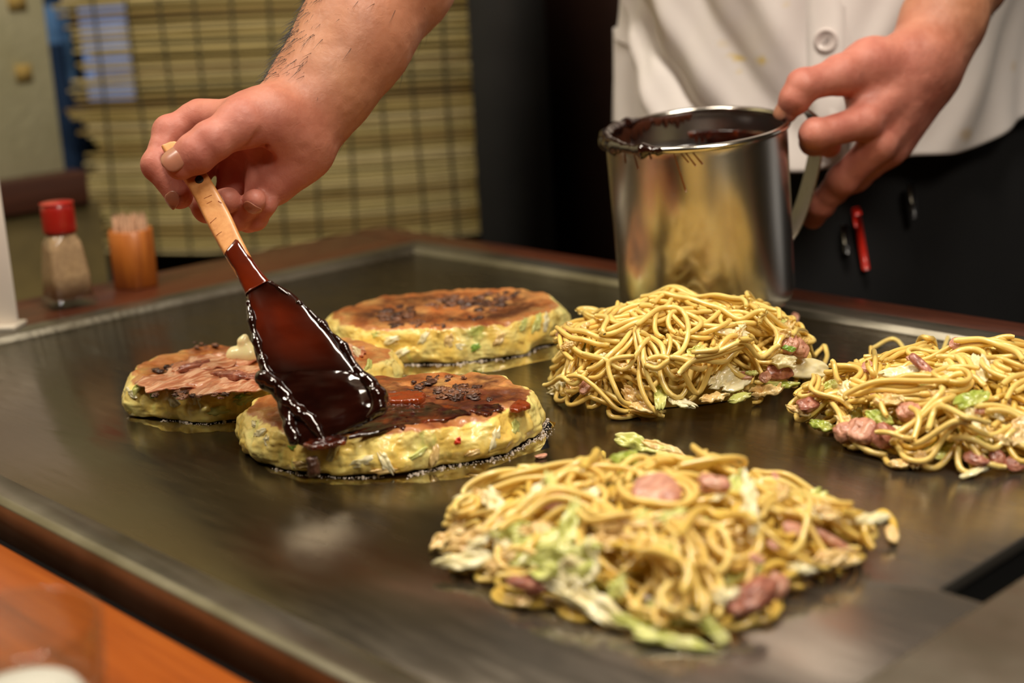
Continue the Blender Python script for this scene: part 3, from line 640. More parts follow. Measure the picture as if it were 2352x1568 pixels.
# ------------------------------------------------------------------ fried noodles
def noodlemat(name, a, b):
    t = NT(name); r_ = t.rnd(); n = t.noise(60, 2)
    t.set(Base_Color=t.mix(t.ramp(n, [(.4, 0), (.75, .55)]), t.ramp(r_, [(0, a), (1, b)]), srgb(222, 178, 92)), Roughness=.3, Coat_Weight=.5, Coat_Roughness=.12, Subsurface_Weight=.2, Subsurface_Radius=(.01, .007, .002), Subsurface_Scale=.35)
    M[name] = t.m
noodlemat('noodle', srgb(234, 200, 108), srgb(246, 220, 136))
noodlemat('noodle_deep', srgb(222, 186, 82), srgb(238, 208, 108))
class Heap:
    def __init__(s, label, ctrl_px, cpx, Hh, p, qq, seed, noise=.15, peak=(0, 0)):
        s.rng = np.random.default_rng(seed); s.c = at(*cpx); s.seed = seed
        cp = [at(*a) for a in ctrl_px]; d = [q-s.c for q in cp]
        s.rf = radial([(math.degrees(math.atan2(v[1], v[0])), math.hypot(v[0], v[1])) for v in d])
        s.R = max(math.hypot(v[0], v[1]) for v in d)+.03; s.st = .001; s.n = int(2*s.R/s.st)
        s.H, s.p, s.q = Hh, p, qq
        ax = (np.arange(s.n)+.5)*s.st-s.R; X, Y = np.meshgrid(ax, ax, indexing='ij')
        s.rho = np.hypot(X-peak[0], Y-peak[1])/s.rf(np.arctan2(Y, X))
        s.rho = np.hypot(X, Y)/s.rf(np.arctan2(Y, X))
        P = np.stack([X, Y, 0*X+seed], -1)
        h = Hh*np.clip(1-np.clip(s.rho, 0, 1)**p, 0, 1)**qq*(1+noise*fbm(P, 26, 2, seed))
        s.T = h; s.G = np.maximum(0, h-.0105)
        s.root = empty('fried_noodle_heap', s.c, label, 'noodles', 'heaps of fried noodles on the griddle')
        # dense core of pressed noodles and shreds under the loose strands
        nt_ = 120; tt = np.linspace(0, 2*math.pi, nt_, endpoint=False); rs = np.concatenate([[.76, .755], np.linspace(.74, .02, 44)])
        Rr = s.rf(tt)[None]*rs[:, None]; Xp = Rr*np.cos(tt); Yp = Rr*np.sin(tt)
        ii = np.clip(((Xp+s.R)/s.st).astype(int), 0, s.n-1); jj = np.clip(((Yp+s.R)/s.st).astype(int), 0, s.n-1)
        zc = s.G[ii, jj]-.004+.0014*np.abs(vnoise(np.stack([Xp, Yp, 0*Xp], -1), 260, seed)); zc = np.maximum(zc, .0014*(1-rs[:, None]**8)); zc = zc*np.clip((.76-rs[:, None])/.12, 0, 1)**.5; zc = np.maximum(zc, .0006); zc[0] = .0003
        V = np.stack([Xp, Yp, zc], -1).reshape(-1, 3)+s.c
        mk('noodle_core', V, gridfaces(len(rs), nt_, False, True), M['noodle_deep'], s.root, kind='stuff')
        s.X, s.Y = X, Y; off = np.arange(-2, 3); ox, oy = np.meshgrid(off, off, indexing='ij')
        k = (ox**2+oy**2) < 5.5; s.ox, s.oy = ox[k], oy[k]; s.cnt = 0
    def z(s, x, y, A=None):
        A = s.G if A is None else A
        i = np.clip(((np.asarray(x)-s.c[0]+s.R)/s.st).astype(int), 0, s.n-1); j = np.clip(((np.asarray(y)-s.c[1]+s.R)/s.st).astype(int), 0, s.n-1)
        return A[i, j]
    def hit(s, px, py, A=None):
        r = ray(px, py); r = r/np.linalg.norm(r)
        t = np.linspace(.4, 1.5, 1600); Q = CAM+r*t[:, None]
        hz = s.z(Q[:, 0], Q[:, 1], s.T if A is None else A)
        inb = (np.abs(Q[:, 0]-s.c[0]) < s.R) & (np.abs(Q[:, 1]-s.c[1]) < s.R)
        hz = np.where(inb, hz, 0); b = np.where(Q[:, 2] <= hz)[0]
        return Q[b[0]] if len(b) else at(px, py)
    def normal(s, q, d=.006, A=None):
        A = s.T if A is None else A
        zx = s.z(q[0]+d, q[1], A)-s.z(q[0]-d, q[1], A); zy = s.z(q[0], q[1]+d, A)-s.z(q[0], q[1]-d, A)
        return nrm([-zx/(2*d), -zy/(2*d), 1])
    def strand(s, path, r, mat='noodle', lift=0.0, maxup=.010):
        """lay a strand along a ground path on whatever is already there."""
        x = path[:, 0]-s.c[0]; y = path[:, 1]-s.c[1]; n = len(path)
        i = np.clip(((x+s.R)/s.st).astype(int), 3, s.n-4); j = np.clip(((y+s.R)/s.st).astype(int), 3, s.n-4)
        I = i[:, None]+s.ox; J = j[:, None]+s.oy; dist2 = ((s.ox**2+s.oy**2)*s.st**2)[None]
        base = s.G[I, J]-np.maximum(0, dist2/(2*r)); base = base.max(1)
        # self crossing: raise later parts
        dx = path[:, None, :2]-path[None, :, :2]; dd = np.hypot(dx[..., 0], dx[..., 1]); ij = np.arange(n)
        cross = (dd < 1.6*r) & ((ij[:, None]-ij[None]) > 6); lift_self = np.where(cross.any(1), 2*r, 0)
        zt = base+lift_self+r*.82
        # bridge over dips, then smooth
        w = np.ones(5)/5; zp = np.pad(zt, 4, mode='edge'); zm = np.array([zp[k:k+9].max() for k in range(n)])
        zs = np.convolve(np.pad(zt*.55+zm*.45, 2, mode='edge'), w, 'valid'); zs = np.convolve(np.pad(zs, 2, mode='edge'), w, 'valid')
        zs = np.maximum(zs, r)+lift
        P = np.stack([path[:, 0], path[:, 1], zs], 1)
        h = zs[:, None]+np.sqrt(np.maximum(r*r-dist2, 0))*.8; h = np.where(dist2 <= (r*1.15)**2, h, 0)
        np.maximum.at(s.G, (I.ravel(), J.ravel()), h.ravel())
        rr = np.full(n, r); rr[0] = rr[-1] = r*.7
        P2 = smoothpath(P, min(90, int(n*.9)))
        rr2 = np.interp(np.linspace(0, 1, len(P2)), np.linspace(0, 1, n), rr)
        V, F = tube(P2, rr2*(1+.05*s.rng.normal()), 6); s.cnt += 1
        return mk('noodle', V, F, M[mat], s.root)
    def wander(s, x, y, a, L, curl, step=.0022, keepin=.97):
        n = int(L/step); P = [(x, y)]; k = s.rng.normal(0, curl); tgt = s.rng.normal(0, curl)
        for _ in range(n):
            if s.rng.random() < .06: tgt = s.rng.normal(0, curl)
            k += (tgt-k)*.12
            dx, dy = x-s.c[0], y-s.c[1]; rho = math.hypot(dx, dy)/float(s.rf(math.atan2(dy, dx)))
            if rho > keepin:
                ta = math.atan2(-dy, -dx); df = (ta-a+math.pi) % (2*math.pi)-math.pi; a += max(-.42, min(.42, df*.35))
            a += k*step; x += math.cos(a)*step; y += math.sin(a)*step; P.append((x, y))
        return np.array(P)
    def excess(s, P):
        return float(np.mean(s.z(P[:, 0], P[:, 1])-s.z(P[:, 0], P[:, 1], s.T)))
    def fill(s, N, r, mat='noodle', curl=60, lmin=.06, lmax=.17, rhomax=1.0, bias=0, ring=False):
        left = N; FA = math.atan2(-FW2[1], -FW2[0])
        while left > 0:
            best = None
            for _ in range(7):
                th = s.rng.uniform(0, 2*math.pi); rho = math.sqrt(s.rng.uniform(0, 1))*rhomax
                if bias and s.rng.random() < bias: th = FA+s.rng.normal(0, .9)
                if ring: rho = s.rng.uniform(.80, 1.0); th = FA+s.rng.uniform(-2, 2)
                R_ = float(s.rf(th))*rho; x = s.c[0]+R_*math.cos(th); y = s.c[1]+R_*math.sin(th)
                a = th+math.pi/2*s.rng.choice([-1, 1])+s.rng.normal(0, .3 if ring else .8)
                P = s.wander(x, y, a, s.rng.uniform(lmin, lmax), curl, keepin=1.03 if ring else .99); e = s.excess(P) if not ring else s.rng.random()
                if best is None or e < best[0]: best = (e, P)
            P = best[1]; T = np.gradient(P, axis=0); T /= np.linalg.norm(T, axis=1)[:, None]+1e-9; Nn = np.stack([-T[:, 1], T[:, 0]], 1)
            m = int(s.rng.choice([1, 2, 3], p=[.45, .35, .2]))
            for k in range(min(m, left)):
                i0 = int(s.rng.uniform(0, .18)*len(P)); i1 = len(P)-int(s.rng.uniform(0, .18)*len(P))
                off = (k-(m-1)/2)*2.15*r*(1+.6*np.sin(np.linspace(0, 4, len(P))+s.rng.uniform(0, 6)))
                s.strand((P+Nn*off[:, None])[i0:i1], r, mat); left -= 1
    def scatter(s, n, lo, hi, mats, size=(22, 60), spread=2.2):
        FA = math.atan2(-FW2[1], -FW2[0])
        for _ in range(n):
            th = FA+s.rng.uniform(-spread, spread); R_ = float(s.rf(th))*s.rng.uniform(lo, hi); x, y = s.c[0]+R_*math.cos(th), s.c[1]+R_*math.sin(th)
            p = proj((x, y, float(s.z(x, y)))); L_ = s.rng.uniform(*size); m_ = mats[int(s.rng.integers(len(mats)))]
            if m_.startswith('pork'): s.piece('pork', p[0], p[1], L_*.7, L_*.5, s.rng.uniform(0, 180), m_, int(s.rng.integers(999)))
            else: s.piece('cabbage_piece', p[0], p[1], L_, L_*s.rng.uniform(.35, .6), s.rng.uniform(-40, 60), m_, int(s.rng.integers(999)), rag=.35, ruff=.25)
    def pxpath(s, pts, r, mat='noodle', lift=0.0):
        Q = np.array([s.hit(*p, A=s.G) for p in pts]); P = smoothpath(Q[:, :2], max(12, int(np.linalg.norm(np.diff(Q[:, :2], axis=0), axis=1).sum()/.0022)))
        return s.strand(P, r, mat, lift)
    def piece(s, kind, px, py, L, Wd, ang, mat, seed, th=None, off=0.0, face=.35, **kw):
        q = s.hit(px, py, A=s.G); D = (q-CAM)@cf; sc = D/FPX
        n = nrm(s.normal(q)*(1-face)-cf*face); fr = frame_of(n, ang)
        if kind == 'pork':
            t_ = (th or Wd*.45)*sc; o = lump('pork_piece', q+n*(t_*.15+off), (L*sc, Wd*sc, t_), mat, s.root, seed, 26, kw.pop('rough', .42), fr, kw.pop('sc', 1.5), **kw)
        else:
            t_ = (th or 9)*sc; o = sheet(kind, q+n*(t_*.35+off), L*sc, Wd*sc, t_, mat, s.root, seed, fr, **kw)
        me = o.data; co = np.empty(len(me.vertices)*3, np.float32); me.vertices.foreach_get('co', co); co = co.reshape(-1, 3)+WO[o.name]
        i = np.clip(((co[:, 0]-s.c[0]+s.R)/s.st).astype(int), 0, s.n-1); j = np.clip(((co[:, 1]-s.c[1]+s.R)/s.st).astype(int), 0, s.n-1)
        np.maximum.at(s.G, (i, j), np.minimum(co[:, 2], s.G[i, j]+.006)); s.cnt += 1
        lo = co[:, 2].min()
        if lo < .0006: o.location.z += .0006-lo
        return o
RN = .00182
# heap beside the mug: sharp, mostly noodles
h1 = Heap('tall heap of yellow fried noodles standing directly in front of the steel mug', [(1275, 905), (1340, 945), (1450, 955), (1600, 948), (1760, 915), (1850, 880), (1800, 835), (1690, 812), (1560, 808), (1430, 815), (1320, 850)], (1565, 880), .0405, 3.4, .60, 101)
h1.fill(28, RN, curl=60, lmin=.05, lmax=.10, ring=True)
h1.fill(85, RN, curl=75, lmin=.06, lmax=.16)
h1.piece('cabbage_piece', 1455, 775, 90, 34, 5, 'cabbage_amber', 1, th=10)
h1.piece('cabbage_piece', 1350, 800, 60, 30, 60, 'cabbage_green', 2)
h1.piece('cabbage_piece', 1690, 880, 80, 44, 20, 'cabbage_pale', 3)
h1.piece('pork', 1790, 855, 70, 40, 10, 'pork_brown', 4)
h1.fill(75, RN, curl=80, lmin=.06, lmax=.15, bias=.45)
h1.piece('cabbage_piece', 1680, 766, 84, 24, -8, 'cabbage_pale', 5, th=11, ruff=.1)
h1.piece('cabbage_piece', 1505, 846, 66, 26, -25, 'cabbage_pale', 6, th=8)
h1.piece('cabbage_piece', 1660, 868, 80, 34, 30, 'cabbage_pale', 7, th=8)
h1.piece('cabbage_piece', 1455, 912, 64, 34, -40, 'cabbage_amber', 8)
h1.piece('pork', 1345, 888, 40, 26, 60, 'pork_pink', 9)
h1.piece('pork', 1715, 862, 34, 24, 0, 'pork_pink', 10)
h1.piece('cabbage_piece', 1770, 880, 90, 20, 0, 'cabbage_green', 11, th=7)
h1.piece('cabbage_piece', 1560, 925, 50, 30, -20, 'cabbage_pale', 12)
h1.scatter(26, .86, 1.0, ('cabbage_pale', 'cabbage_amber', 'cabbage_green', 'cabbage_amber', 'pork_pink'), (22, 52))
h1.fill(14, RN, curl=70, lmin=.04, lmax=.08, ring=True)
h1.fill(30, RN, curl=85, lmin=.05, lmax=.13, bias=.75)
h1.piece('cabbage_piece', 1517, 910, 88, 30, 80, 'cabbage_green', 13, th=9, rag=.12, bend=.1)
h1.piece('cabbage_piece', 1572, 928, 50, 26, -20, 'cabbage_pale', 14, th=8, rag=.4)
h1.piece('cabbage_piece', 1475, 938, 60, 24, -10, 'cabbage_amber', 15)
h1.piece('cabbage_piece', 1282, 884, 54, 30, 35, 'cabbage_pale', 16, rag=.45, ruff=.35)
h1.piece('cabbage_piece', 1315, 893, 40, 30, 70, 'cabbage_amber', 17)
h1.piece('cabbage_piece', 1760, 898, 70, 30, 12, 'cabbage_amber', 18, rag=.4, ruff=.4)
h1.piece('cabbage_piece', 1800, 886, 60, 20, 5, 'cabbage_leaf', 19, rag=.3)
h1.piece('pork', 1812, 790, 44, 38, 70, 'pork_pink', 20, th=30)
h1.piece('pork', 1832, 802, 44, 40, -35, 'pork_pink', 21, th=30, label='paler pinkish pork piece at the heap edge')
h1.piece('cabbage_piece', 1806, 802, 30, 14, -15, 'scallion', 22, th=5, face=.8, off=.006)
h1.piece('cabbage_piece', 1850, 848, 128, 46, -4, 'cabbage_pale', 23, th=15, bend=.12, ruff=.1, rag=.14)
h1.piece('cabbage_piece', 1790, 836, 60, 34, -6, 'cabbage_pale', 24, th=14, off=.004, ruff=.2)
for pts in ([(1250, 912), (1290, 914), (1320, 898), (1350, 880)], [(1305, 920), (1345, 942), (1400, 955), (1445, 948)], [(1620, 848), (1640, 862), (1680, 855), (1700, 830), (1690, 800)],
            [(1368, 735), (1395, 733), (1385, 770), (1390, 800)], [(1500, 705), (1512, 690), (1530, 680)], [(1745, 760), (1760, 765), (1755, 795), (1785, 830), (1780, 860)],
            [(1820, 822), (1880, 812), (1900, 822), (1875, 840)], [(1440, 700), (1560, 700), (1660, 720), (1760, 770)], [(1460, 760), (1520, 720), (1570, 735), (1580, 790), (1545, 850)],
            [(1340, 840), (1400, 850), (1460, 860), (1490, 810), (1470, 770)], [(1460, 880), (1400, 900), (1420, 950), (1450, 935)], [(1480, 860), (1560, 875), (1640, 860), (1730, 830)],
            [(1730, 850), (1760, 870), (1790, 860), (1800, 830)], [(1550, 900), (1600, 905), (1620, 870), (1600, 830)]): h1.pxpath(pts, RN)
for pts in ([(1540, 935), (1600, 940), (1680, 930), (1740, 905), (1770, 880)], [(1560, 950), (1620, 945), (1690, 918), (1720, 890), (1690, 870)], [(1600, 925), (1650, 935), (1720, 922), (1790, 900)], [(1590, 950), (1640, 925), (1650, 880)], [(1700, 925), (1730, 890), (1720, 850)]): h1.pxpath(pts, RN)
h1.piece('cabbage_piece', 1640, 915, 60, 26, 10, 'cabbage_amber', 25, rag=.35)
h1.piece('cabbage_piece', 1700, 915, 56, 22, 15, 'cabbage_green', 26, rag=.35)
# heap at the right edge
h2 = Heap('wide noodle heap with cabbage and browned pork, close to the far steel rail', [(1830, 945), (1930, 1000), (2080, 1068), (2250, 1085), (2480, 1060), (2600, 960), (2500, 870), (2330, 842), (2150, 850), (1990, 880), (1890, 915)], (2210, 955), .0350, 2.4, .66, 202)
h2.fill(26, RN*1.03, curl=60, lmin=.05, lmax=.10, ring=True)
h2.fill(80, RN*1.03, 'noodle_deep', curl=75)
h2.piece('cabbage_piece', 2100, 930, 120, 60, 20, 'cabbage_green', 31, th=12)
h2.piece('cabbage_piece', 2250, 1000, 130, 60, -40, 'cabbage_green', 32, th=12)
h2.piece('cabbage_piece', 2000, 950, 100, 50, 30, 'cabbage_green', 33)
h2.piece('cabbage_piece', 2180, 1030, 110, 50, 10, 'cabbage_green', 34)
h2.piece('cabbage_piece', 2320, 940, 110, 60, 70, 'cabbage_amber', 34)
h2.fill(60, RN*1.03, curl=75, bias=.5)
h2.piece('cabbage_piece', 2070, 858, 90, 36, 5, 'cabbage_pale', 35, th=14)
h2.piece('cabbage_piece', 2110, 877, 90, 26, -4, 'cabbage_green', 36, th=10)
h2.piece('cabbage_piece', 2182, 858, 84, 46, 60, 'cabbage_pale', 37, th=14)
h2.piece('cabbage_piece', 2248, 850, 80, 44, 80, 'cabbage_pale', 38, th=14)
h2.piece('cabbage_piece', 2285, 845, 46, 40, 60, 'cabbage_pale', 39, th=14)
h2.piece('cabbage_piece', 1942, 896, 44, 36, 60, 'cabbage_pale', 40, th=12)
h2.piece('pork', 2102, 828, 40, 26, -30, 'pork_pink', 41)
h2.piece('pork', 2117, 848, 84, 24, -48, 'pork_brown', 42, th=16, face=.6, off=.004, rough=.2, label='dark seared pork strip')
h2.piece('pork', 2195, 790, 34, 24, 60, 'pork_pink', 43)
h2.piece('cabbage_piece', 2240, 970, 120, 40, -65, 'cabbage_pale', 44, th=12, off=.002)
h2.piece('cabbage_piece', 2230, 920, 90, 40, 20, 'cabbage_leaf', 45, off=.001)
h2.piece('cabbage_piece', 2020, 960, 70, 30, -20, 'cabbage_leaf', 46)
h2.piece('pork', 2088, 948, 54, 46, 10, 'pork_pink', 47, th=30)
h2.scatter(30, .55, 1.0, ('cabbage_pale', 'cabbage_amber', 'cabbage_green', 'cabbage_amber', 'pork_pink'), (28, 70))
h2.fill(12, RN, curl=70, lmin=.04, lmax=.08, ring=True)
h2.fill(26, RN*1.03, curl=80, bias=.6, lmin=.05, lmax=.12)
h2.piece('pork', 1950, 998, 70, 50, 10, 'pork_pink', 48, th=44, rough=.35)
h2.piece('pork', 1985, 994, 84, 62, -15, 'pork_pink', 49, th=48)
h2.piece('pork', 2030, 1004, 60, 52, -30, 'pork_brown', 50, th=40)
h2.piece('cabbage_piece', 1888, 979, 54, 30, -20, 'cabbage_leaf', 51, label='green cabbage leaf scrap lying on the steel')
h2.piece('pork', 1856, 930, 50, 40, 20, 'pork_brown', 52)
h2.piece('cabbage_piece', 1835, 945, 60, 20, -22, 'cabbage_amber', 53)
h2.piece('cabbage_piece', 2075, 1066, 60, 24, 5, 'cabbage_amber', 54)
h2.piece('pork', 2243, 1056, 60, 30, -20, 'pork_brown', 55)
h2.piece('pork', 2290, 1052, 40, 40, 60, 'pork_brown', 56)
h2.piece('pork', 2330, 1074, 50, 34, -10, 'pork_brown', 57)
h2.piece('cabbage_piece', 2245, 1088, 90, 20, 18, 'cabbage_pale', 58)
h2.piece('cabbage_piece', 2345, 990, 80, 50, 60, 'cabbage_amber', 59)
for pts in ([(1945, 950), (1945, 925), (2000, 905), (2090, 888), (2180, 900)], [(2090, 960), (2110, 1000), (2100, 1050), (2170, 1064), (2230, 1040)], [(1910, 850), (1918, 880), (1930, 890)],
            [(2000, 810), (2060, 790), (2130, 785), (2180, 778)], [(2190, 800), (2260, 795), (2330, 815), (2352, 840)], [(2130, 1000), (2150, 980), (2210, 975), (2230, 1010), (2270, 1020)],
            [(2000, 812), (2010, 840), (1990, 860)], [(2010, 1050), (2060, 1040), (2100, 1020)]): h2.pxpath(pts, RN*1.05, 'noodle', .001)
# blurred heap in the foreground
h3 = Heap('large blurred heap of noodles and cabbage nearest the viewer in the foreground', [(1030, 1285), (1130, 1340), (1290, 1400), (1440, 1440), (1620, 1480), (1790, 1390), (1900, 1330), (1990, 1260), (1880, 1180), (1720, 1130), (1540, 1105), (1340, 1120), (1150, 1170), (1060, 1215)], (1500, 1280), .0300, 2.0, .7, 303)
h3.fill(26, RN, 'noodle_deep', curl=60, lmin=.05, lmax=.10, ring=True)
h3.fill(85, RN, 'noodle_deep', curl=75)
for i, (px, py, L, w, a, m) in enumerate(((1250, 1260, 170, 80, 20, 'cabbage_green'), (1360, 1340, 190, 90, -10, 'cabbage_green'), (1560, 1400, 160, 80, 10, 'cabbage_green'), (1180, 1230, 140, 70, 30, 'cabbage_amber'), (1700, 1330, 120, 60, 30, 'cabbage_green'), (1450, 1100, 130, 60, 10, 'cabbage_green'))):
    h3.piece('cabbage_piece', px, py, L, w, a, m, 70+i, th=14)
h3.fill(65, RN, curl=75, bias=.3)
for i, (k, px, py, L, w, a, m, th) in enumerate((
    ('c', 1100, 1150, 110, 46, 10, 'cabbage_pale', 14), ('c', 1140, 1165, 90, 40, -40, 'cabbage_pale', 14), ('c', 1085, 1245, 130, 50, 20, 'cabbage_amber', 14), ('c', 1080, 1290, 150, 44, 5, 'cabbage_pale', 14),
    ('c', 1190, 1225, 110, 56, 10, 'cabbage_green', 14), ('c', 1235, 1145, 90, 44, 55, 'cabbage_pale', 14), ('c', 1270, 1130, 110, 30, 100, 'cabbage_green', 14), ('c', 1340, 1150, 80, 40, 30, 'cabbage_pale', 12),
    ('c', 1310, 1215, 130, 44, 75, 'cabbage_green', 14), ('c', 1300, 1290, 170, 80, 10, 'cabbage_green', 16), ('c', 1335, 1300, 110, 80, 60, 'cabbage_pale', 16), ('c', 1450, 1210, 140, 26, 5, 'cabbage_amber', 12), ('c', 1545, 1190, 70, 30, 20, 'cabbage_green', 12),
    ('c', 1720, 1160, 150, 34, 88, 'cabbage_pale', 14), ('c', 1730, 1210, 60, 26, 70, 'cabbage_pale', 12), ('c', 1350, 1385, 220, 54, -24, 'cabbage_pale', 14), ('c', 1480, 1450, 170, 44, -20, 'cabbage_green', 12), ('c', 1540, 1490, 180, 36, -8, 'cabbage_green', 12), ('c', 1640, 1460, 70, 40, -50, 'cabbage_green', 12),
    ('c', 1215, 1375, 60, 34, 30, 'cabbage_amber', 12), ('c', 1480, 1045, 130, 40, -14, 'cabbage_green', 14), ('c', 1435, 1060, 50, 60, 60, 'cabbage_leaf', 12), ('c', 1520, 1035, 110, 26, -20, 'cabbage_amber', 12), ('c', 1905, 1285, 100, 40, 10, 'cabbage_amber', 14),
    ('c', 1665, 1370, 70, 36, 5, 'cabbage_pale', 14), ('c', 1420, 1350, 60, 40, 60, 'cabbage_green', 12), ('c', 1870, 1180, 90, 26, -10, 'cabbage_pale', 12),
    ('p', 1505, 1140, 112, 108, 20, 'pork_pink', 34), ('p', 1640, 1122, 78, 50, -10, 'pork_pink', 34), ('p', 1212, 1350, 96, 34, -14, 'pork_brown', 24), ('p', 1895, 1240, 150, 24, -32, 'pork_pink', 18), ('p', 1730, 1375, 120, 70, 20, 'pork_brown', 54), ('p', 1770, 1355, 70, 54, 50, 'pork_pink', 44), ('p', 1690, 1400, 60, 44, 0, 'pork_brown', 40))):
    if k == 'c': h3.piece('cabbage_piece', px, py, L, w, a, m, 90+i, th=th, off=.001, rag=.3, ruff=.22)
    else: h3.piece('pork', px, py, L, w, a, m, 90+i, th=th, off=.002, rough=.22 if i == 27 else .4)
h3.scatter(34, .3, 1.0, ('cabbage_pale', 'cabbage_amber', 'cabbage_green', 'cabbage_amber', 'pork_pink'), (34, 90))
h3.fill(10, RN, curl=70, lmin=.04, lmax=.08, ring=True)
h3.fill(24, RN, curl=85, lmin=.04, lmax=.10, bias=.2, rhomax=.8)
for pts in ([(1930, 1230), (1970, 1200), (2020, 1190), (2050, 1210), (2055, 1250)], [(1990, 1220), (1985, 1270), (2005, 1300)], [(1340, 1090), (1370, 1060), (1385, 1050)], [(1440, 1270), (1500, 1290), (1570, 1310), (1600, 1400), (1610, 1470)],
            [(1560, 1250), (1620, 1190), (1700, 1200), (1740, 1230)], [(1480, 1360), (1520, 1330), (1580, 1360), (1570, 1430)]): h3.pxpath(pts, RN*1.25, 'noodle_deep', .0005)
h3.piece('cabbage_piece', 2000, 1195, 90, 26, 4, 'cabbage_pale', 131, th=12, off=.001)
h3.piece('cabbage_piece', 2048, 1230, 50, 30, -80, 'cabbage_amber', 132, th=12)
h3.piece('cabbage_piece', 1940, 1290, 70, 34, 8, 'cabbage_amber', 133, th=12)
print('noodle parts', h1.cnt, h2.cnt, h3.cnt)

# ------------------------------------------------------------------ sauce brush
def plane_pt(px, py, P0, n): r = ray(px, py); return CAM+r*(((P0-CAM)@n)/(r@n))
BT = at(780, 985, .030); BH = dep(385, 345, .955)
bax = nrm(BT-BH); bnor = nrm(np.cross(bax, cr)); bnor = -bnor if bnor@cf > 0 else bnor
bnor = nrm(bnor); bw = nrm(np.cross(bnor, bax))
brush = empty('sauce_brush', BT, 'wooden-handled sauce brush thick with dark sauce, held over the front pancake', 'brush')
def loft(name, st, mat, n=28, sub=60, pw=4.0, dish=0.0, wob=0.0, seed=0, parent=brush, fillend=True, **kw):
    """st: (Lx, Ly, Rx, Ry, thickness, offset along the normal) stations along the brush."""
    A = np.array([np.concatenate([plane_pt(a, b, BT, bnor), plane_pt(c_, d, BT, bnor), [t_, o_]]) for a, b, c_, d, t_, o_ in st])
    A = smoothpath(A, sub); th = np.linspace(0, 2*math.pi, n, endpoint=False)
    c_, s_ = np.cos(th), np.sin(th); u = np.sign(c_)*np.abs(c_)**(2/pw); v = np.sign(s_)*np.abs(s_)**(2/pw)
    R_ = []
    for k, r in enumerate(A):
        L_, Rr, t_, o_ = r[:3], r[3:6], r[6], r[7]; m = (L_+Rr)/2; h = (Rr-L_)/2
        vv = v*(1-dish*(1-np.abs(u)**2)*(v > 0)); q = m+u[:, None]*h+(vv*t_/2+o_)[:, None]*bnor
        if wob: q = q+(wob*fbm(q, 90, 3, seed))[:, None]*bnor*(v > -.2)[:, None]+(wob*.7*vnoise(q, 120, seed+4)*u)[:, None]*bw
        R_.append(q)
    R_ = np.array(R_); V = np.concatenate([R_.reshape(-1, 3), R_[0].mean(0)[None], R_[-1].mean(0)[None]]); F = gridfaces(sub, n, False, True); a = sub*n
    T = np.array([(a, (k+1) % n, k) for k in range(n)]+[(a+1, a-n+k, a-n+(k+1) % n) for k in range(n)])
    return mk(name, V, [F, T], M[mat] if mat else None, parent, **kw)
t = NT('sauce_dark'); n = t.noise(40, 3)
t.set(Base_Color=t.ramp(n, [(.3, (.006, .0015, .001)), (.75, (.022, .004, .002))]), Roughness=.09, Coat_Weight=.8, Coat_Roughness=.04); t.bump(t.noise(60, 2), .06, .001); M['sauce_dark'] = t.m
t = NT('sauce_thin'); n = t.noise(18, 3, dist=.5)
t.set(Base_Color=t.mix(t.attr('film'), (.012, .002, .001), t.ramp(n, [(.3, srgb(60, 14, 5)), (.7, srgb(104, 32, 8))])), Roughness=.12, Coat_Weight=.7, Coat_Roughness=.06); t.bump(t.noise(70, 3), .15, .001); M['sauce_thin'] = t.m
t = NT('sauce_amber'); t.set(Base_Color=srgb(138, 56, 20), Roughness=.14, Coat_Weight=.6, Subsurface_Weight=.2, Subsurface_Scale=.004); M['sauce_amber'] = t.m
simple('hole_dark', (.01, .006, .004), .6)
loft('handle', [(373, 342, 398, 331, .0085, 0), (375, 346, 414, 334, .0095, 0), (400, 384, 442, 362, .0095, 0), (434, 432, 478, 404, .0095, 0), (478, 518, 528, 490, .0095, 0), (512, 580, 556, 550, .0095, 0), (548, 642, 588, 610, .0095, 0), (566, 676, 614, 648, .0095, 0)], 'handle_wood', pw=5)
loft('sauce_on_handle', [(517, 590, 551, 548, .0098, 0), (524, 600, 560, 566, .0106, 0), (549, 644, 590, 610, .0108, 0), (566, 680, 622, 650, .0112, 0)], 'sauce_thin', pw=4, wob=.0006, seed=4)
hd = loft('brush_head', [(566, 664, 618, 644, .010, 0), (570, 700, 676, 676, .0105, 0), (574, 752, 724, 728, .0108, .0), (584, 806, 776, 790, .0108, 0), (598, 850, 814, 842, .0108, .0), (606, 880, 838, 872, .010, 0)], 'sauce_thin', n=40, pw=3.2, dish=.35, wob=.0008, seed=7)
loft('bristles', [(602, 862, 822, 856, .0118, 0), (622, 892, 850, 876, .0125, .0), (646, 932, 868, 900, .012, .0), (655, 968, 874, 928, .0105, 0), (668, 1004, 862, 958, .008, .0), (690, 1024, 826, 978, .005, 0), (716, 1022, 800, 988, .0025, 0)], 'sauce_dark', n=44, sub=70, pw=2.6, wob=.0020, seed=12, label='bristle tuft clotted with near-black glossy sauce')
for o, lo_, hi_ in ((hd, 830, 690),):
    me = o.data; co = np.empty(len(me.vertices)*3, np.float32); me.vertices.foreach_get('co', co); co = co.reshape(-1, 3)+WO[o.name]
    py = np.array([proj(p)[:2] for p in co]); 
    f_ = np.clip((850-py[:, 1])/110, 0, 1)*np.clip((py[:, 1]-660)/60, .15, 1)*np.clip(1.25-np.abs(py[:, 0]-(560+(py[:, 1]-640)*.72))/95, 0, 1)
    a = me.attributes.new('film', 'FLOAT', 'POINT'); a.data.foreach_set('value', f_.astype(np.float32))
for o in bpy.data.objects:
    if o.name == 'sauce_on_handle': a = o.data.attributes.new('film', 'FLOAT', 'POINT'); a.data.foreach_set('value', np.ones(len(o.data.vertices), np.float32))
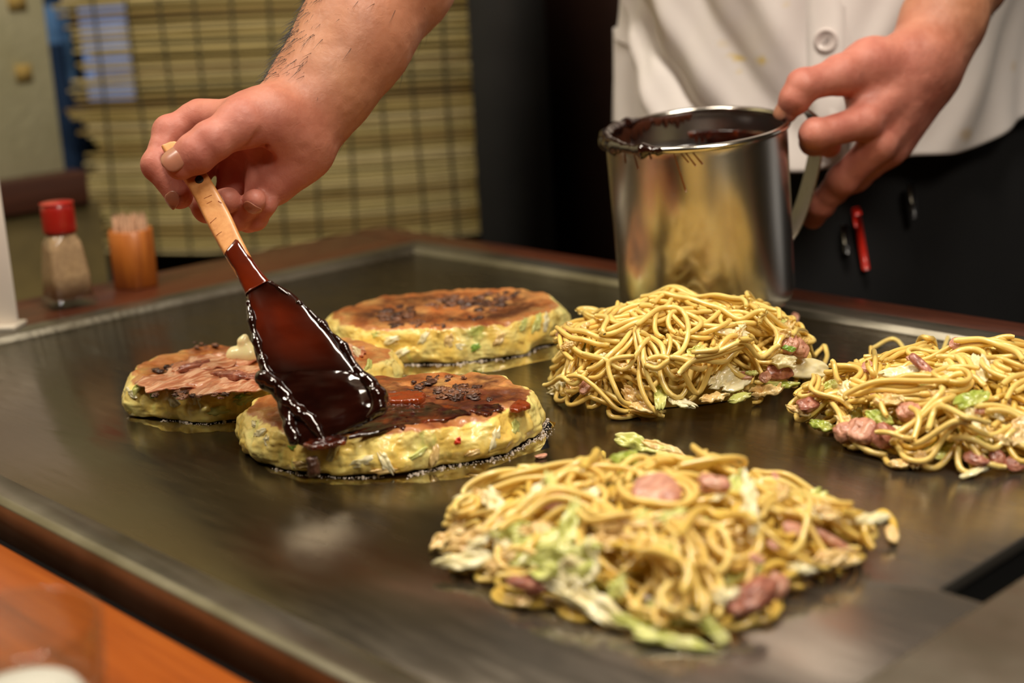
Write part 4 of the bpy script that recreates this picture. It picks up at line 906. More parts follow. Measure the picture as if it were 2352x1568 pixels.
def bead(name, pts, rad, off, mat, parent, h=.0011, seed=0):
    Q = [plane_pt(a, b, BT, bnor)+bnor*off for a, b in pts]; rad = [r*.9/FPX for r in rad]
    def fn(P):
        d = None
        for i in range(len(Q)-1):
            e = rcone(P, Q[i], Q[i+1], rad[i], rad[i+1]); d = e if d is None else smin(d, e, .003)
        return d+.0011*vnoise(P, 150, seed)+.0004*vnoise(P, 330, seed)
    A = np.array(Q); V, F = sdf_mesh(fn, A.min(0)-max(rad)*1.6, A.max(0)+max(rad)*1.6, h); return mk(name, relax(V, F, 1), F, M[mat], parent)
bead('sauce_ridge', [(606, 872), (632, 890), (652, 912), (668, 932), (690, 952), (716, 968), (730, 990), (742, 1012)], [19, 17, 14, 16, 14, 12, 14, 12], .0036, 'sauce_dark', brush, seed=2)
bead('sauce_ridge', [(612, 880), (640, 905), (658, 940), (665, 980), (678, 1012)], [18, 14, 15, 13, 15], .0022, 'sauce_dark', brush, seed=3)
bead('sauce_ridge', [(822, 852), (846, 880), (868, 912), (872, 940), (850, 958)], [9, 17, 22, 18, 12], .0024, 'sauce_dark', brush, seed=5)
bead('sauce_ridge', [(574, 700), (580, 740), (592, 790), (606, 830), (618, 862)], [7, 9, 8, 10, 12], .0030, 'sauce_dark', brush, seed=6)
bead('sauce_ridge', [(622, 655), (690, 700), (745, 750), (790, 800), (822, 850)], [7, 6, 8, 7, 9], .0024, 'sauce_dark', brush, seed=8)
# drilled hole and worn nicks on the handle
hc = plane_pt(461, 421, BT, bnor)+bnor*.0052
def disc(name, c, n, r, mat, parent, depth=.0006, e1=None, sx=1.0):
    e1 = nrm(np.cross(n, [0.3, .1, 1])) if e1 is None else e1; e2 = np.cross(n, e1); th = np.linspace(0, 2*math.pi, 24, endpoint=False)
    L_ = [c+n*z_+(e1*np.cos(th)[:, None]*sx+e2*np.sin(th)[:, None])*r*k for z_, k in ((-.001, 1), (0, 1), (depth, .92), (depth*.4, .5), (depth*.3, .02))]
    return mk(name, np.concatenate(L_), gridfaces(5, 24, False, True), M[mat], parent)
handle_ = [o for o in bpy.data.objects if o.name == 'handle'][0]
disc('hanging_hole', hc-bnor*.0001, bnor, .0028, 'hole_dark', handle_, .0003)
for a_, b_, l_ in (((472, 464), (490, 456), 1), ((478, 476), (490, 470), 1), ((486, 520), (500, 508), 1), ((500, 548), (512, 540), 1), ((504, 470), (512, 474), 1)):
    p0, p1 = plane_pt(*a_, BT, bnor)+bnor*.0047, plane_pt(*b_, BT, bnor)+bnor*.0047
    V, F = tube(np.linspace(p0, p1, 5), .00022, 6); mk('nick', V, F, M['sauce_amber'], handle_)

# sauce smeared over the front pancake
def smear(name, pts, zt, thk, mat, parent, seed, label=None, rag=.25, holes=0):
    Q = np.array([at(a, b, zt) for a, b in pts]); c = Q.mean(0); n = 90
    ang = np.arctan2(Q[:, 1]-c[1], Q[:, 0]-c[0]); rf = radial([(math.degrees(a), math.hypot(*(q-c)[:2])) for a, q in zip(ang, Q)])
    th = np.linspace(0, 2*math.pi, n, endpoint=False); d = np.stack([np.cos(th), np.sin(th), 0*th], 1)
    R0 = rf(th)*(1+rag*fbm(d*1.0+seed, 3.5, 3, seed)); rings = []
    prof = [(1.0, -.0012), (1.0, .0), (.985, thk*.5), (.95, thk*.85), (.9, thk)]+[(k, thk) for k in np.linspace(.85, .02, 30)]
    for k, z_ in prof:
        q = c+d*(R0*k)[:, None]; q[:, 2] = zt+z_+(.0008*fbm(q, 70, 2, seed)+.0005*vnoise(q, 260, seed+3) if z_ > 0 else 0); rings.append(q)
    return mk(name, np.concatenate(rings), gridfaces(len(prof), n, False, True), M[mat], parent, label=label)
pf = PF[0]
t = NT('sauce_smear'); n = t.noise(45, 4, dist=1.0); n2 = t.noise(160, 3)
t.set(Base_Color=t.ramp(n, [(.34, (.010, .003, .002)), (.52, srgb(64, 20, 8)), (.70, srgb(128, 52, 14))]), Roughness=.1, Coat_Weight=.7, Coat_Roughness=.05); t.bump(t.math('ADD', n, t.math('MULTIPLY', n2, .6)), .6, .0016); M['sauce_smear'] = t.m
smear('sauce_coat', [(860, 985), (800, 1004), (780, 990), (860, 930), (930, 928), (1000, 930), (1060, 938), (1075, 950), (1030, 962), (980, 968), (930, 980), (900, 986)], .0268, .0008, 'sauce_smear', pf, 5, rag=.42)
smear('sauce_coat', [(1090, 935), (1120, 928), (1150, 932), (1140, 945), (1100, 950)], .0268, .0005, 'sauce_smear', pf, 15, rag=.5)
smear('sauce_blob', [(890, 912), (930, 905), (972, 908), (965, 922), (920, 926)], .0278, .0022, 'sauce_amber', pf, 6, label='glossy orange-brown blob of fresh sauce')
smear('sauce_coat', [(700, 1016), (745, 1004), (800, 1006), (770, 1022), (715, 1030)], .0262, .0014, 'sauce_smear', pf, 8)
smear('sauce_blob', [(1178, 932), (1196, 922), (1210, 928), (1200, 940), (1184, 944)], .0262, .0016, 'sauce_amber', pf, 9)

# ------------------------------------------------------------------ steel mug of sauce
DM = 1.15
rc = dep(1597, 290, DM); rv = nrm(rc-CAM); R_img = nrm(cr*math.cos(.088)+cu*math.sin(.088)); R_img = nrm(R_img-rv*(R_img@rv))
U_img = np.cross(R_img, rv); U_img = U_img if U_img@cu > 0 else -U_img
be = math.radians(11.8); maxis = nrm(U_img*math.cos(be)-rv*math.sin(be))
mr = 217*DM/FPX; mh = .1455
mx = nrm(R_img-maxis*(R_img@maxis)); my = np.cross(maxis, mx)
mo = rc-maxis*mh
mug = empty('steel_mug', mo, 'stainless steel mug of brown sauce with a strap handle, held by the cook', 'mug')
mug.rotation_euler = Matrix(((mx[0], my[0], maxis[0]), (mx[1], my[1], maxis[1]), (mx[2], my[2], maxis[2]))).to_euler()
print('mug bottom z', mo[2], (mo-maxis*0-mx*mr)[2])
t = NT('brushed_steel'); n = t.noise(50, 3, t.mapped((.3, .3, 40))); n2 = t.noise(14, 3, t.mapped((1, 1, .3)))
t.set(Base_Color=t.ramp(t.noise(22, 3, t.mapped((1, 1, .03))), [(.3, srgb(190, 186, 182)), (.7, srgb(226, 224, 220))]), Metallic=1.0, Roughness=t.ramp(t.noise(30, 3, t.mapped((1, 1, .03))), [(.3, .17), (.7, .27)]), Anisotropic=.6)
tg = t.n('ShaderNodeTangent', direction_type='RADIAL', axis='Z'); t.l(tg.outputs[0], t.p.inputs['Tangent']); M['steel_b'] = t.m
t = NT('polished_steel'); t.set(Base_Color=srgb(214, 210, 202), Metallic=1.0, Roughness=.16); M['steel_p'] = t.m
t = NT('handle_steel'); n = t.noise(60, 3, t.mapped((1, 30, 1))); t.set(Base_Color=srgb(196, 190, 176), Metallic=1.0, Roughness=t.ramp(n, [(.3, .25), (.7, .38)])); M['steel_h'] = t.m
def revolve(name, prof, mat, parent, n=128, a0=0, a1=2*math.pi, closed=True, **kw):
    th = np.linspace(a0, a1, n, endpoint=not closed); prof = np.array(prof)
    V = np.stack([prof[:, 0][:, None]*np.cos(th), prof[:, 0][:, None]*np.sin(th), prof[:, 1][:, None]*np.ones(n)], -1).reshape(-1, 3)
    return mk(name, V, gridfaces(len(prof), n, False, closed)[:, ::-1], M[mat], parent, local=True, **kw)
rb = mr*.955; w_ = .0009
prof = [(.0005, .0015), (rb-.012, .0015), (rb-.010, 0), (rb-.006, .0006), (rb-.002, .0035), (rb-.0004, .008)]+[(rb+(mr-.003-rb)*k, .010+(mh-.014)*k) for k in np.linspace(0, 1, 24)]+[(mr-.0028, mh-.003)]
inn = [(a_-w_, max(b_, .0028)) for a_, b_ in prof[::-1]]
revolve('body', prof+inn, 'steel_b', mug)
rr_ = .0026; revolve('rolled_rim', [(mr-.0026+rr_*math.cos(a_), mh-.0020+rr_*math.sin(a_)) for a_ in np.linspace(0, 2*math.pi, 15)], 'steel_p', mug)
revolve('sauce', [(mr-.0048, mh-.0302), (mr-.0060, mh-.031), (mr*.5, mh-.0312), (.0004, mh-.0312)], 'sauce_dark', mug)
# sauce crusted over the rim and down the inside at the left
def rimcoat():
    n = 150; a = np.linspace(math.radians(128), math.radians(252), n); m = 22; th = np.linspace(0, 2*math.pi, m, endpoint=False); V = []
    for i, q in enumerate(a):
        e = min(1, min(i, n-1-i)/14); nz = float(vnoise(np.array([q*9, 1.3, 0]), 1.0, 4)); rad = (.0034+.0016*e+.0014*nz*e)*(.6+.4*e)
        c_ = np.array([(mr-.0026)*math.cos(q), (mr-.0026)*math.sin(q), mh-.0020])
        o = np.array([math.cos(q), math.sin(q), 0])
        dr = .0035*e*max(0, nz+.2)
        V.append(c_+np.cos(th)[:, None]*o*rad+np.sin(th)[:, None]*np.array([0, 0, 1.])*rad*.9+np.clip(-np.sin(th), 0, 1)[:, None]*np.array([0, 0, -dr]))
    V = np.array(V).reshape(-1, 3); V = V+(.0007*vnoise(V, 300, 5))[:, None]*nrm([1, 1, 1]); return V, gridfaces(n, m, False, True)
V, F = rimcoat(); mk('dried_sauce_rim', V, F, M['sauce_dark'], mug, local=True)
def innercoat(name, a0, a1, seed, depth, mat, lo=.0):
    nu, nv = 180, 14; a = np.linspace(math.radians(a0), math.radians(a1), nu)
    drip = np.clip(.35+.9*np.abs(vnoise(np.stack([a*14, a*0, a*0+seed], -1), 1.0, seed))+.5*vnoise(np.stack([a*4, a*0, a*0], -1), 1.0, seed+1), .08, 1.2)*depth*np.sin(np.linspace(0, math.pi, nu))**.4
    A = []
    for j in range(nv):
        z_ = mh-.003-lo-drip*(j/(nv-1)); r = mr-.0052-.0004-.0005*math.sin(math.pi*j/(nv-1)); A.append(np.stack([r*np.cos(a), r*np.sin(a), z_], -1))
    V = np.array(A).reshape(-1, 3); o = mk(name, V, gridfaces(nv, nu), M[mat], mug, local=True); o.modifiers.new('t', 'SOLIDIFY').thickness = .0005; return o
simple('sauce_dried', srgb(66, 30, 14), .35, var=.5, sc=60, Coat_Weight=.3)
innercoat('sauce_streaks', 120, 215, 3, .026, 'sauce_dried'); innercoat('sauce_streaks', 92, 122, 8, .012, 'sauce_dried')
innercoat('sauce_on_far_wall', 20, 95, 6, .020, 'sauce_smear', .016)
def drip(ang, ln, w, sk=.0):
    a = math.radians(ang); P = []
    for k in np.linspace(0, 1, 14):
        z_ = mh-.004-ln*k; q = a+sk*k; r = rb+(mr-.003-rb)*((z_-.010)/(mh-.014))+.0002; P.append((r*math.cos(q), r*math.sin(q), z_))
    V, F = tube(np.array(P), np.linspace(w*.6, w, 14), 6); return mk('sauce_drip', V, F, M['sauce_amber2'], mug, local=True)
t = NT('sauce_amber2'); t.set(Base_Color=srgb(112, 58, 16), Roughness=.2, Coat_Weight=.5); M['sauce_amber2'] = t.m
for a_, l_, w_2, s_ in ((-104, .030, .0007, .10), (-100, .008, .0006, .08), (-97, .011, .0007, .10), (-93, .010, .0008, .10), (-132, .014, .0005, .05), (-140, .010, .0006, .0), (-120, .005, .0008, .02)): drip(a_, l_, w_2, s_)
# strap handle
def strap(pts, wd, th):
    P = smoothpath(np.array([(p[0], 0, p[1]) for p in pts]), 60); T = np.gradient(P, axis=0); T /= np.linalg.norm(T, axis=1)[:, None]; N = np.stack([-T[:, 2], 0*T[:, 0], T[:, 0]], 1)
    k = np.linspace(0, 1, 60); w = wd*(1-.25*np.abs(k*2-1)**6*0); V = []
    for sx, sn in ((-1, -1), (-.92, -1.05), (0, -.8), (.92, -1.05), (1, -1), (1, 1), (.92, 1.05), (0, 1.3), (-.92, 1.05), (-1, 1)):
        V.append(P+np.array([0, 1., 0])*sx*wd/2+N*(sn*th/2))
    V = np.stack(V, 1).reshape(-1, 3); F = gridfaces(60, 10, False, True)
    return V, F
V, F = strap([(mr-.0035, mh-.030), (mr-.0028, mh-.016), (mr+.0010, mh-.004), (mr+.010, mh+.0015), (mr+.021, mh-.002), (mr+.030, mh-.012), (mr+.0315, mh-.026), (mr+.0285, mh-.046), (mr+.019, mh-.074), (mr+.007, mh-.098), (mr-.0046, mh-.110)], .021, .0016)
an = math.radians(24); Rz = np.array([[math.cos(an), -math.sin(an), 0], [math.sin(an), math.cos(an), 0], [0, 0, 1]])
mk('handle', V@Rz.T, F, M['steel_h'], mug, local=True)

# ------------------------------------------------------------------ the cook
t = NT('skin'); n = t.noise(40, 4); n2 = t.noise(9, 3); n3 = t.noise(420, 2); pk = t.attr('pink')
c_ = t.mix(pk, t.ramp(n, [(.3, srgb(160, 104, 74)), (.7, srgb(184, 128, 96))]), t.ramp(n, [(.3, srgb(172, 98, 82)), (.7, srgb(198, 128, 110))]))
c_ = t.mix(t.ramp(n2, [(.45, 0), (.8, .35)]), c_, srgb(184, 108, 88))
t.set(Base_Color=c_, Roughness=t.ramp(n3, [(.3, .50), (.7, .62)]), Subsurface_Weight=.25, Subsurface_Radius=(.012, .005, .003), Subsurface_Scale=.5)
t.bump(t.math('ADD', t.math('MULTIPLY', n3, .5), t.noise(150, 3, t.mapped((1, 1, 1)), dist=1.5)), .35, .0007); M['skin'] = t.m
t = NT('nail'); t.set(Base_Color=srgb(168, 112, 88), Roughness=.35, Coat_Weight=.2, Coat_Roughness=.2, Subsurface_Weight=.2, Subsurface_Scale=.003); M['nail'] = t.m
simple('hair', (.012, .008, .006), .5)
person = empty('person', (1.30, .85, -.80), 'cook in a white jacket and dark apron brushing sauce with one hand, holding a mug', 'person')
def J(px, py, D): return dep(px, py, D)
# right hand on the brush handle: (x, y, depth, radius)
def chain(lst): return [(J(a, b, D), r) for a, b, D, r in lst]
R_arm = chain([(664, 300, .988, .0275), (745, 195, 1.005, .0305), (815, 85, 1.02, .0355), (905, -60, 1.05, .041), (1000, -230, 1.09, .045)])
R_meta = [chain([(655, 285, .990, .019), (462, 282, .990, .0120)]), chain([(665, 305, .998, .019), (490, 330, 1.008, .0120)]),
          chain([(672, 325, 1.0, .018), (545, 395, 1.008, .0120)]), chain([(680, 345, .994, .017), (612, 425, .994, .0125)])]
R_hyp = chain([(690, 350, .985, .017), (628, 420, .980, .0145)])
R_thenar = chain([(650, 285, .975, .020), (612, 275, .962, .0185), (556, 282, .950, .0155)])
R_web = chain([(560, 262, .962, .0105), (462, 272, .980, .0110)])
R_fing = [chain([(456, 276, .987, .0120), (388, 302, .976, .0098), (361, 380, .966, .0096), (412, 448, .964, .0090)]),
          chain([(485, 325, 1.006, .0115), (440, 430, .996, .0098), (476, 476, .978, .0092), (524, 460, .960, .0086)]),
          chain([(545, 392, 1.004, .0115), (512, 482, .995, .0095), (546, 494, .978, .0088), (584, 462, .962, .0078)]),
          chain([(612, 425, .990, .0110), (572, 500, .990, .0086), (585, 500, .984, .0078), (612, 470, .972, .0070)])]
R_thumb = chain([(556, 282, .946, .0150), (484, 325, .936, .0124), (450, 352, .934, .0122), (416, 376, .934, .0108)])
def hand_sdf(arm, meta, fingers, thumb, extra, kp=.012, seed=1, carve=()):
    def fn(P):
        palm = None
        for ch in meta+extra:
            for (a, ra), (b, rb_) in zip(ch[:-1], ch[1:]):
                d = rcone(P, a, b, ra, rb_); palm = d if palm is None else smin(palm, d, kp)
        for (a, ra), (b, rb_) in zip(arm[:-1], arm[1:]):
            palm = smin(palm, rcone(P, a, b, ra, rb_), .022)
        out = palm; cuts = []
        for f_ in fingers+[thumb]:
            df = None
            for (a, ra), (b, rb_) in zip(f_[:-1], f_[1:]):
                d = rcone(P, a, b, ra, rb_); df = d if df is None else smin(df, d, .0035)
            # knuckle swellings
            for (a, ra) in f_[1:-1]: df = smin(df, np.linalg.norm(P-a.astype(np.float32), axis=-1)-ra*1.04, .004)
            cuts.append(smin(palm, df, .007))
        for c2 in cuts: out = smin(out, c2, .0012) if c2 is not cuts[0] else np.minimum(out, c2)
        for (a, b, ra, rb_, k_) in carve:
            d = rcone(P, a, b, ra, rb_); h_ = np.clip(.5-.5*(out+d)/k_, 0, 1); out = out*(1-h_)+(-d)*h_+k_*h_*(1-h_)
        return out+.00045*vnoise(P, 75, seed)+.00022*vnoise(P, 190, seed+1)
    return fn
def arm_mesh(arm, pts, fn, h=.00125, pad=.03):
    ax = nrm(arm[-1][0]-arm[0][0]); a2 = nrm(np.cross(ax, cf)); a3 = np.cross(ax, a2); Fm = np.array([ax, a2, a3])
    A = np.array([p@Fm.T for p, r in pts]); rr = max(r for p, r in pts)
    lo = A.min(0)-pad; hi = A.max(0)+pad; lo[1:] -= .012; hi[1:] += .012
    V, Q = sdf_mesh(fn, lo, hi, h, Fm); return relax(V, Q, 2), Q
allR = R_arm+sum(R_meta+R_fing+[R_thumb, R_hyp], [])
fnR = hand_sdf(R_arm, R_meta, R_fing, R_thumb, [R_hyp, R_thenar, R_web], seed=3,
    carve=[(J(545, 372, .962), J(600, 356, .962), .0085, .0070, .008), (J(575, 268, .9295), J(530, 330, .923), .0012, .0016, .004), (J(600, 300, .9365), J(560, 345, .944), .0010, .0012, .004), (J(640, 300, .9500), J(590, 350, .952), .0010, .0012, .004)])
VR, QR = arm_mesh(R_arm, allR, fnR)
# left hand on the mug handle
L_arm = chain([(2125, 135, 1.185, .0275), (2165, 50, 1.20, .0295), (2215, -60, 1.23, .034), (2290, -260, 1.29, .042)])
L_meta = [chain([(2105, 150, 1.178, .021), (1988, 272, 1.150, .0145)]), chain([(2118, 165, 1.185, .021), (2022, 325, 1.165, .0145)]),
          chain([(2130, 175, 1.195, .020), (2045, 335, 1.185, .0145)]), chain([(2140, 180, 1.205, .019), (2055, 330, 1.20, .014)])]
L_thenar = chain([(2095, 140, 1.175, .022), (2000, 150, 1.160, .019), (1930, 172, 1.145, .0150)])
L_web = chain([(1975, 180, 1.165, .013), (1990, 262, 1.160, .013)])
L_thumb = chain([(1935, 172, 1.143, .0145), (1846, 196, 1.132, .0122), (1826, 226, 1.134, .0112), (1808, 256, 1.140, .0088)])
L_fing = [chain([(1985, 282, 1.146, .0135), (1872, 308, 1.134, .0115), (1868, 326, 1.162, .0102), (1905, 335, 1.178, .0095)]),
          chain([(2015, 335, 1.160, .0135), (1935, 412, 1.178, .0118), (1885, 470, 1.200, .0108), (1868, 500, 1.215, .0095)]),
          chain([(2040, 345, 1.185, .013), (1965, 405, 1.20, .0115), (1915, 440, 1.215, .0100), (1900, 460, 1.225, .009)]),
          chain([(2050, 335, 1.20, .012), (2000, 380, 1.215, .0105), (1960, 400, 1.235, .0090), (1940, 410, 1.245, .008)])]
allL = L_arm+sum(L_meta+L_fing+[L_thumb], [])
fnL = hand_sdf(L_arm, L_meta, L_fing, L_thumb, [L_thenar, L_web], seed=8)
VL, QL = arm_mesh(L_arm, allL, fnL)
# rest of the body: upper arms, trunk, neck
FD = nrm([-.78, -.62, 0]); LAT = np.array([-FD[1], FD[0], 0])*1.0     # FD: where he faces
LAT = LAT if LAT@RT2 > 0 else -LAT
fr_pt = dep(1893, 92, 1.325); AX = fr_pt-FD*.150; AX[2] = 0
def bp(l, f_, z_): q = AX+LAT*l+FD*f_; return np.array([q[0], q[1], z_])
shR, shL = bp(-.20, .02, .62), bp(.20, .02, .62)
elR, elL = R_arm[-1][0], L_arm[-1][0]
def fnB(P):
    d = rcone(P, bp(-.05, 0, -.02), bp(-.05, 0, .5), .105, .12)
    d = smin(d, rcone(P, bp(.05, 0, -.02), bp(.05, 0, .5), .105, .12), .04)
    d = smin(d, rcone(P, bp(-.12, .01, .58), bp(.12, .01, .58), .085, .085), .06)
    d = smin(d, rcone(P, bp(0, 0, .6), bp(0, .03, .74), .06, .055), .05)
    for el, sh, rw in ((elR, shR, .045), (elL, shL, .042)): d = smin(d, rcone(P, el, sh, rw*.98, .058), .02)
    return d
A = np.array([elR, elL, shR, shL, bp(0, 0, -.15), bp(0, 0, .75)])
VB, QB = sdf_mesh(fnB, A.min(0)-.15, A.max(0)+.15, .008); VB = relax(VB, QB, 1)
V, F = merge([(VR, QR), (VL, QL), (VB, QB)])
def pinkness(V):
    w = np.zeros(len(V))
    for wr, arm in ((R_arm[0][0], R_arm), (L_arm[0][0], L_arm)):
        ax = nrm(arm[1][0]-arm[0][0]); t_ = (V-wr)@ax; near = np.linalg.norm(V-wr, axis=1) < .22
        w = np.where(near, np.clip(.55-t_/.07, 0, 1), w)
    return w
print('body verts', len(V))
body = mk('body', V, F[0][:, ::-1] if False else F[0], M['skin'], person, attr={'pink': pinkness(V)})
def nail(tip, prev, r, n, L_, name='fingernail'):
    ax = nrm(tip-prev); n = nrm(n-ax*(n@ax)); b = np.cross(ax, n); u = np.linspace(-1, 1, 17); v = np.linspace(-1, 1, 15)
    U_, V_ = np.meshgrid(u, v, indexing='ij'); q = (1-np.abs(U_)**2.6)**.42
    phi = V_*.86*np.clip(q, .05, 1)*(1); s = U_*L_/2; rr = r*1.02+.0004-.0005*(U_**4)-r*.10*np.clip(U_, 0, 1)**2
    P = (tip+ax*(r*.18))+ax*s[..., None]+(n*np.cos(phi)[..., None]+b*np.sin(phi)[..., None])*rr[..., None]
    o = mk(name, P.reshape(-1, 3), gridfaces(17, 15), M['nail'], body); m = o.modifiers.new('t', 'SOLIDIFY'); m.thickness = .0006; m.offset = 0; return o
def tp(ch): return ch[-1][0], ch[-2][0], ch[-1][1]
a_, b_, r_ = tp(R_thumb); nail(a_, b_, r_, -cf+cu*.45-cr*.15, .0145)
a_, b_, r_ = tp(R_fing[0]); nail(a_, b_, r_, -cf*.7-cr*.8-cu*.1, .0105)
a_, b_, r_ = tp(R_fing[1]); nail(a_, b_, r_, -cf*.75-cr*.2-cu*.3, .010)
a_, b_, r_ = tp(R_fing[2]); nail(a_, b_, r_, -cf*.75+cr*.25-cu*.3, .009)
a_, b_, r_ = tp(L_thumb); nail(a_, b_, r_, -cf*.5-cr*.8, .012)
# forearm hair
def hairs(arm, side, n, seed, amt=.012, lo=.0, hi=1.0, dense_sign=-1):
    rng = np.random.default_rng(seed); P = np.array([a for a, r in arm]); Rr = np.array([r for a, r in arm]); parts = []
    for _ in range(n):
        t_ = lo+(hi-lo)*rng.random(); x = t_*(len(P)-1); i = min(int(x), len(P)-2); f_ = x-i
        c_ = P[i]*(1-f_)+P[i+1]*f_; r = Rr[i]*(1-f_)+Rr[i+1]*f_; ax = nrm(P[i+1]-P[i])
        s_ = nrm(side-ax*(side@ax)); b_ = np.cross(ax, s_); ph = rng.normal(0, .75)
        o = s_*math.cos(ph)+b_*math.sin(ph); p0 = c_+o*(r*.985)
        L_ = rng.uniform(.6, 1.2)*amt; d0 = nrm(o*.55-ax*.9+b_*rng.normal(0, .3)); d1 = nrm(-ax*1.0+o*.10+b_*rng.normal(0, .35))
        k = np.linspace(0, 1, 5)[:, None]; Q = p0+d0*L_*k*(1-k*.5)+d1*L_*k*k*.6
        V, F = tube(Q, np.array([.00022, .0002, .00017, .00012, .00005]), 3); parts.append((V, F[0]))
    V, F = merge(parts); mk('arm_hair', V, F, M['hair'], body, kind='stuff')
hairs(R_arm, -cr*1.0+cu*.5+cf*.35, 2600, 5, .021, .06, 1.0); hairs(R_arm, -cr*.4-cf*.8+cu*.4, 500, 15, .010, .12, 1.0); hairs(L_arm, cr*1.0-cu*.25, 800, 6, .012, .25, 1.0)

# jacket: a cloth shell hung round the trunk, hem following the body's lean
t = NT('white_cotton'); n = t.noise(6, 4); w1 = t.noise(900, 1)
c_ = t.ramp(n, [(.3, srgb(222, 214, 212)), (.7, srgb(236, 230, 226))])
c_ = t.mix(t.attr('stain'), c_, srgb(226, 196, 76)); c_ = t.mix(t.attr('smudge'), c_, srgb(206, 176, 130))
t.set(Base_Color=c_, Roughness=.85, Sheen_Weight=.2); t.bump(t.math('ADD', w1, t.math('MULTIPLY', t.noise(30, 3), .8)), .25, .001); M['cotton'] = t.m
simple('seam', srgb(178, 170, 168), .9); simple('button', srgb(200, 188, 184), .35, var=.05, Coat_Weight=.4)
t = NT('black_twill'); n = t.noise(5, 4, dist=.4); t.set(Base_Color=t.ramp(n, [(.3, (.003, .003, .0035)), (.7, (.007, .007, .008))]), Roughness=.85); t.bump(t.math('ADD', t.noise(800, 1), t.math('MULTIPLY', t.noise(14, 3), 1.5)), .3, .0015); M['twill'] = t.m
hemF = np.array([(1380, 60), (1455, 165), (1500, 235), (1560, 300), (1700, 362), (1820, 388), (1950, 368), (2075, 350), (2170, 341), (2230, 316), (2352, 240), (2480, 170)], float)
def jshell(nu=260, nv=150):
    ph = np.linspace(-math.pi, math.pi, nu, endpoint=False)          # 0 = front
    a, b = .205, .150
    base = AX[None]+LAT[None]*(a*np.sin(ph))[:, None]+FD[None]*(b*np.cos(ph))[:, None]
    hem = np.zeros(nu)
    for i, q in enumerate(base):
        D = (np.array([q[0], q[1], .16])-CAM)@cf; best = None
        zz = np.linspace(-.15, .45, 400); pr_ = np.array([proj((q[0], q[1], z_))[:2] for z_ in zz]); tgt = np.interp(pr_[:, 0], hemF[:, 0], hemF[:, 1])
        k = np.argmin(np.abs(pr_[:, 1]-tgt)); hem[i] = zz[k] if math.cos(ph[i]) > -.05 else .085
    # the back hangs lower than the lifted right side
    back = np.clip((-np.cos(ph)+.05)/.25, 0, 1); 
    w = np.ones(9)/9; hem = np.convolve(np.concatenate([hem[-4:], hem, hem[:4]]), w, 'valid')
    hem = hem*(1-back)+.070*back
    return ph, base, hem
ph, base, hem = jshell(); nu, nv = len(ph), 150
v = np.linspace(0, 1, nv); V = np.zeros((nv, nu, 3)); ztop = .60
a, b = .205, .150
for j, t_ in enumerate(v):
    z_ = hem+(ztop-hem)*t_; flare = .018*np.exp(-(z_-hem)/.10); lean = .05*np.clip(z_/.6, 0, 1)
    bil = -.030*np.exp(-((z_-.22)/.16)**2)*np.exp(-((ph+1.35)/.7)**2)
    # diagonal drape folds
    s_ = ph*a; fold = 0
    for (x0, slope, wd, amp) in ((-.235, -1.0, .016, .008), (-.190, -1.0, .012, -.011), (-.145, -.9, .017, .007), (-.095, -.8, .014, -.004), (-.04, -.6, .012, .003), (.055, .5, .016, .007), (.105, .75, .020, -.009), (.165, .6, .018, .010), (-.02, -.2, .012, -.004)):
        fold = fold+amp*np.exp(-((s_-(x0+slope*(.22-z_)*-1))/wd)**2)
    wr = .004*np.sin(ph*9+z_*14)+.002*np.sin(ph*21-z_*30)
    ra = a+flare+bil+fold+wr; rb2 = b+flare+bil*.7+fold+wr
    taper = np.clip((z_-.50)/.10, 0, 1); ra = ra*(1-.35*taper); rb2 = rb2*(1-.45*taper)
    V[j] = AX+LAT*(ra*np.sin(ph))[:, None]+FD*(rb2*np.cos(ph)+lean)[:, None]; V[j, :, 2] = z_
Vj = V.reshape(-1, 3); pj = np.array([proj(p) for p in Vj]); front = np.tile(np.cos(ph) > 0, nv)
def blob(cx, cy, sx, sy, thr=1.0): return np.clip(1.4-np.hypot((pj[:, 0]-cx)/sx, (pj[:, 1]-cy)/sy)+.5*vnoise(Vj, 160, 4), 0, 1)
st = (blob(1752, 140, 11, 9)*1.0+blob(1700, 134, 13, 5)+.6*blob(1672, 128, 16, 4)+.35*blob(1662, 100, 8, 12)+.35*blob(1700, 165, 7, 6)+.35*blob(1808, 8, 5, 5))*front
sm = (blob(2215, 308, 12, 14)*.7+blob(2325, 152, 4, 9)*.5+blob(1720, 95, 60, 50)*.10)*front
jk = mk('jacket', Vj, gridfaces(nv, nu, False, True), M['cotton'], person, attr={'stain': np.clip(st, 0, 1), 'smudge': np.clip(sm, 0, 1)})
m = jk.modifiers.new('t', 'SOLIDIFY'); m.thickness = .0018
# back panel of the jacket, hanging lower than the lifted front
phb = np.linspace(-3.0, -.86, 90); Rb = []
for k in np.linspace(0, 1, 30):
    z_ = .075+(.225-.075)*k; fo = .005*np.sin(phb*14+z_*10); ra, rb2 = .196+fo+.006*(1-k), .150+fo*.6+.004*(1-k)
    q = AX+LAT*(ra*np.sin(phb))[:, None]+FD*(rb2*np.cos(phb))[:, None]; q[:, 2] = z_; Rb.append(q)
bpn = mk('back_panel', np.array(Rb).reshape(-1, 3), gridfaces(30, 90), M['cotton'], jk); bpn.modifiers.new('t', 'SOLIDIFY').thickness = .0015
def surf(phi, z_, off=.0):
    j = np.argmin(np.abs(ph-phi)); jj = np.argmin(np.abs(V[:, j, 2]-z_)); p = V[jj, j]; q = V[jj, (j+2) % nu]-V[jj, j-2]; up_ = V[min(jj+2, nv-1), j]-V[max(jj-2, 0), j]
    n = nrm(np.cross(q, up_)); n = n if n@(p-AX-[0, 0, p[2]]) > 0 else -n; return p+n*off, n
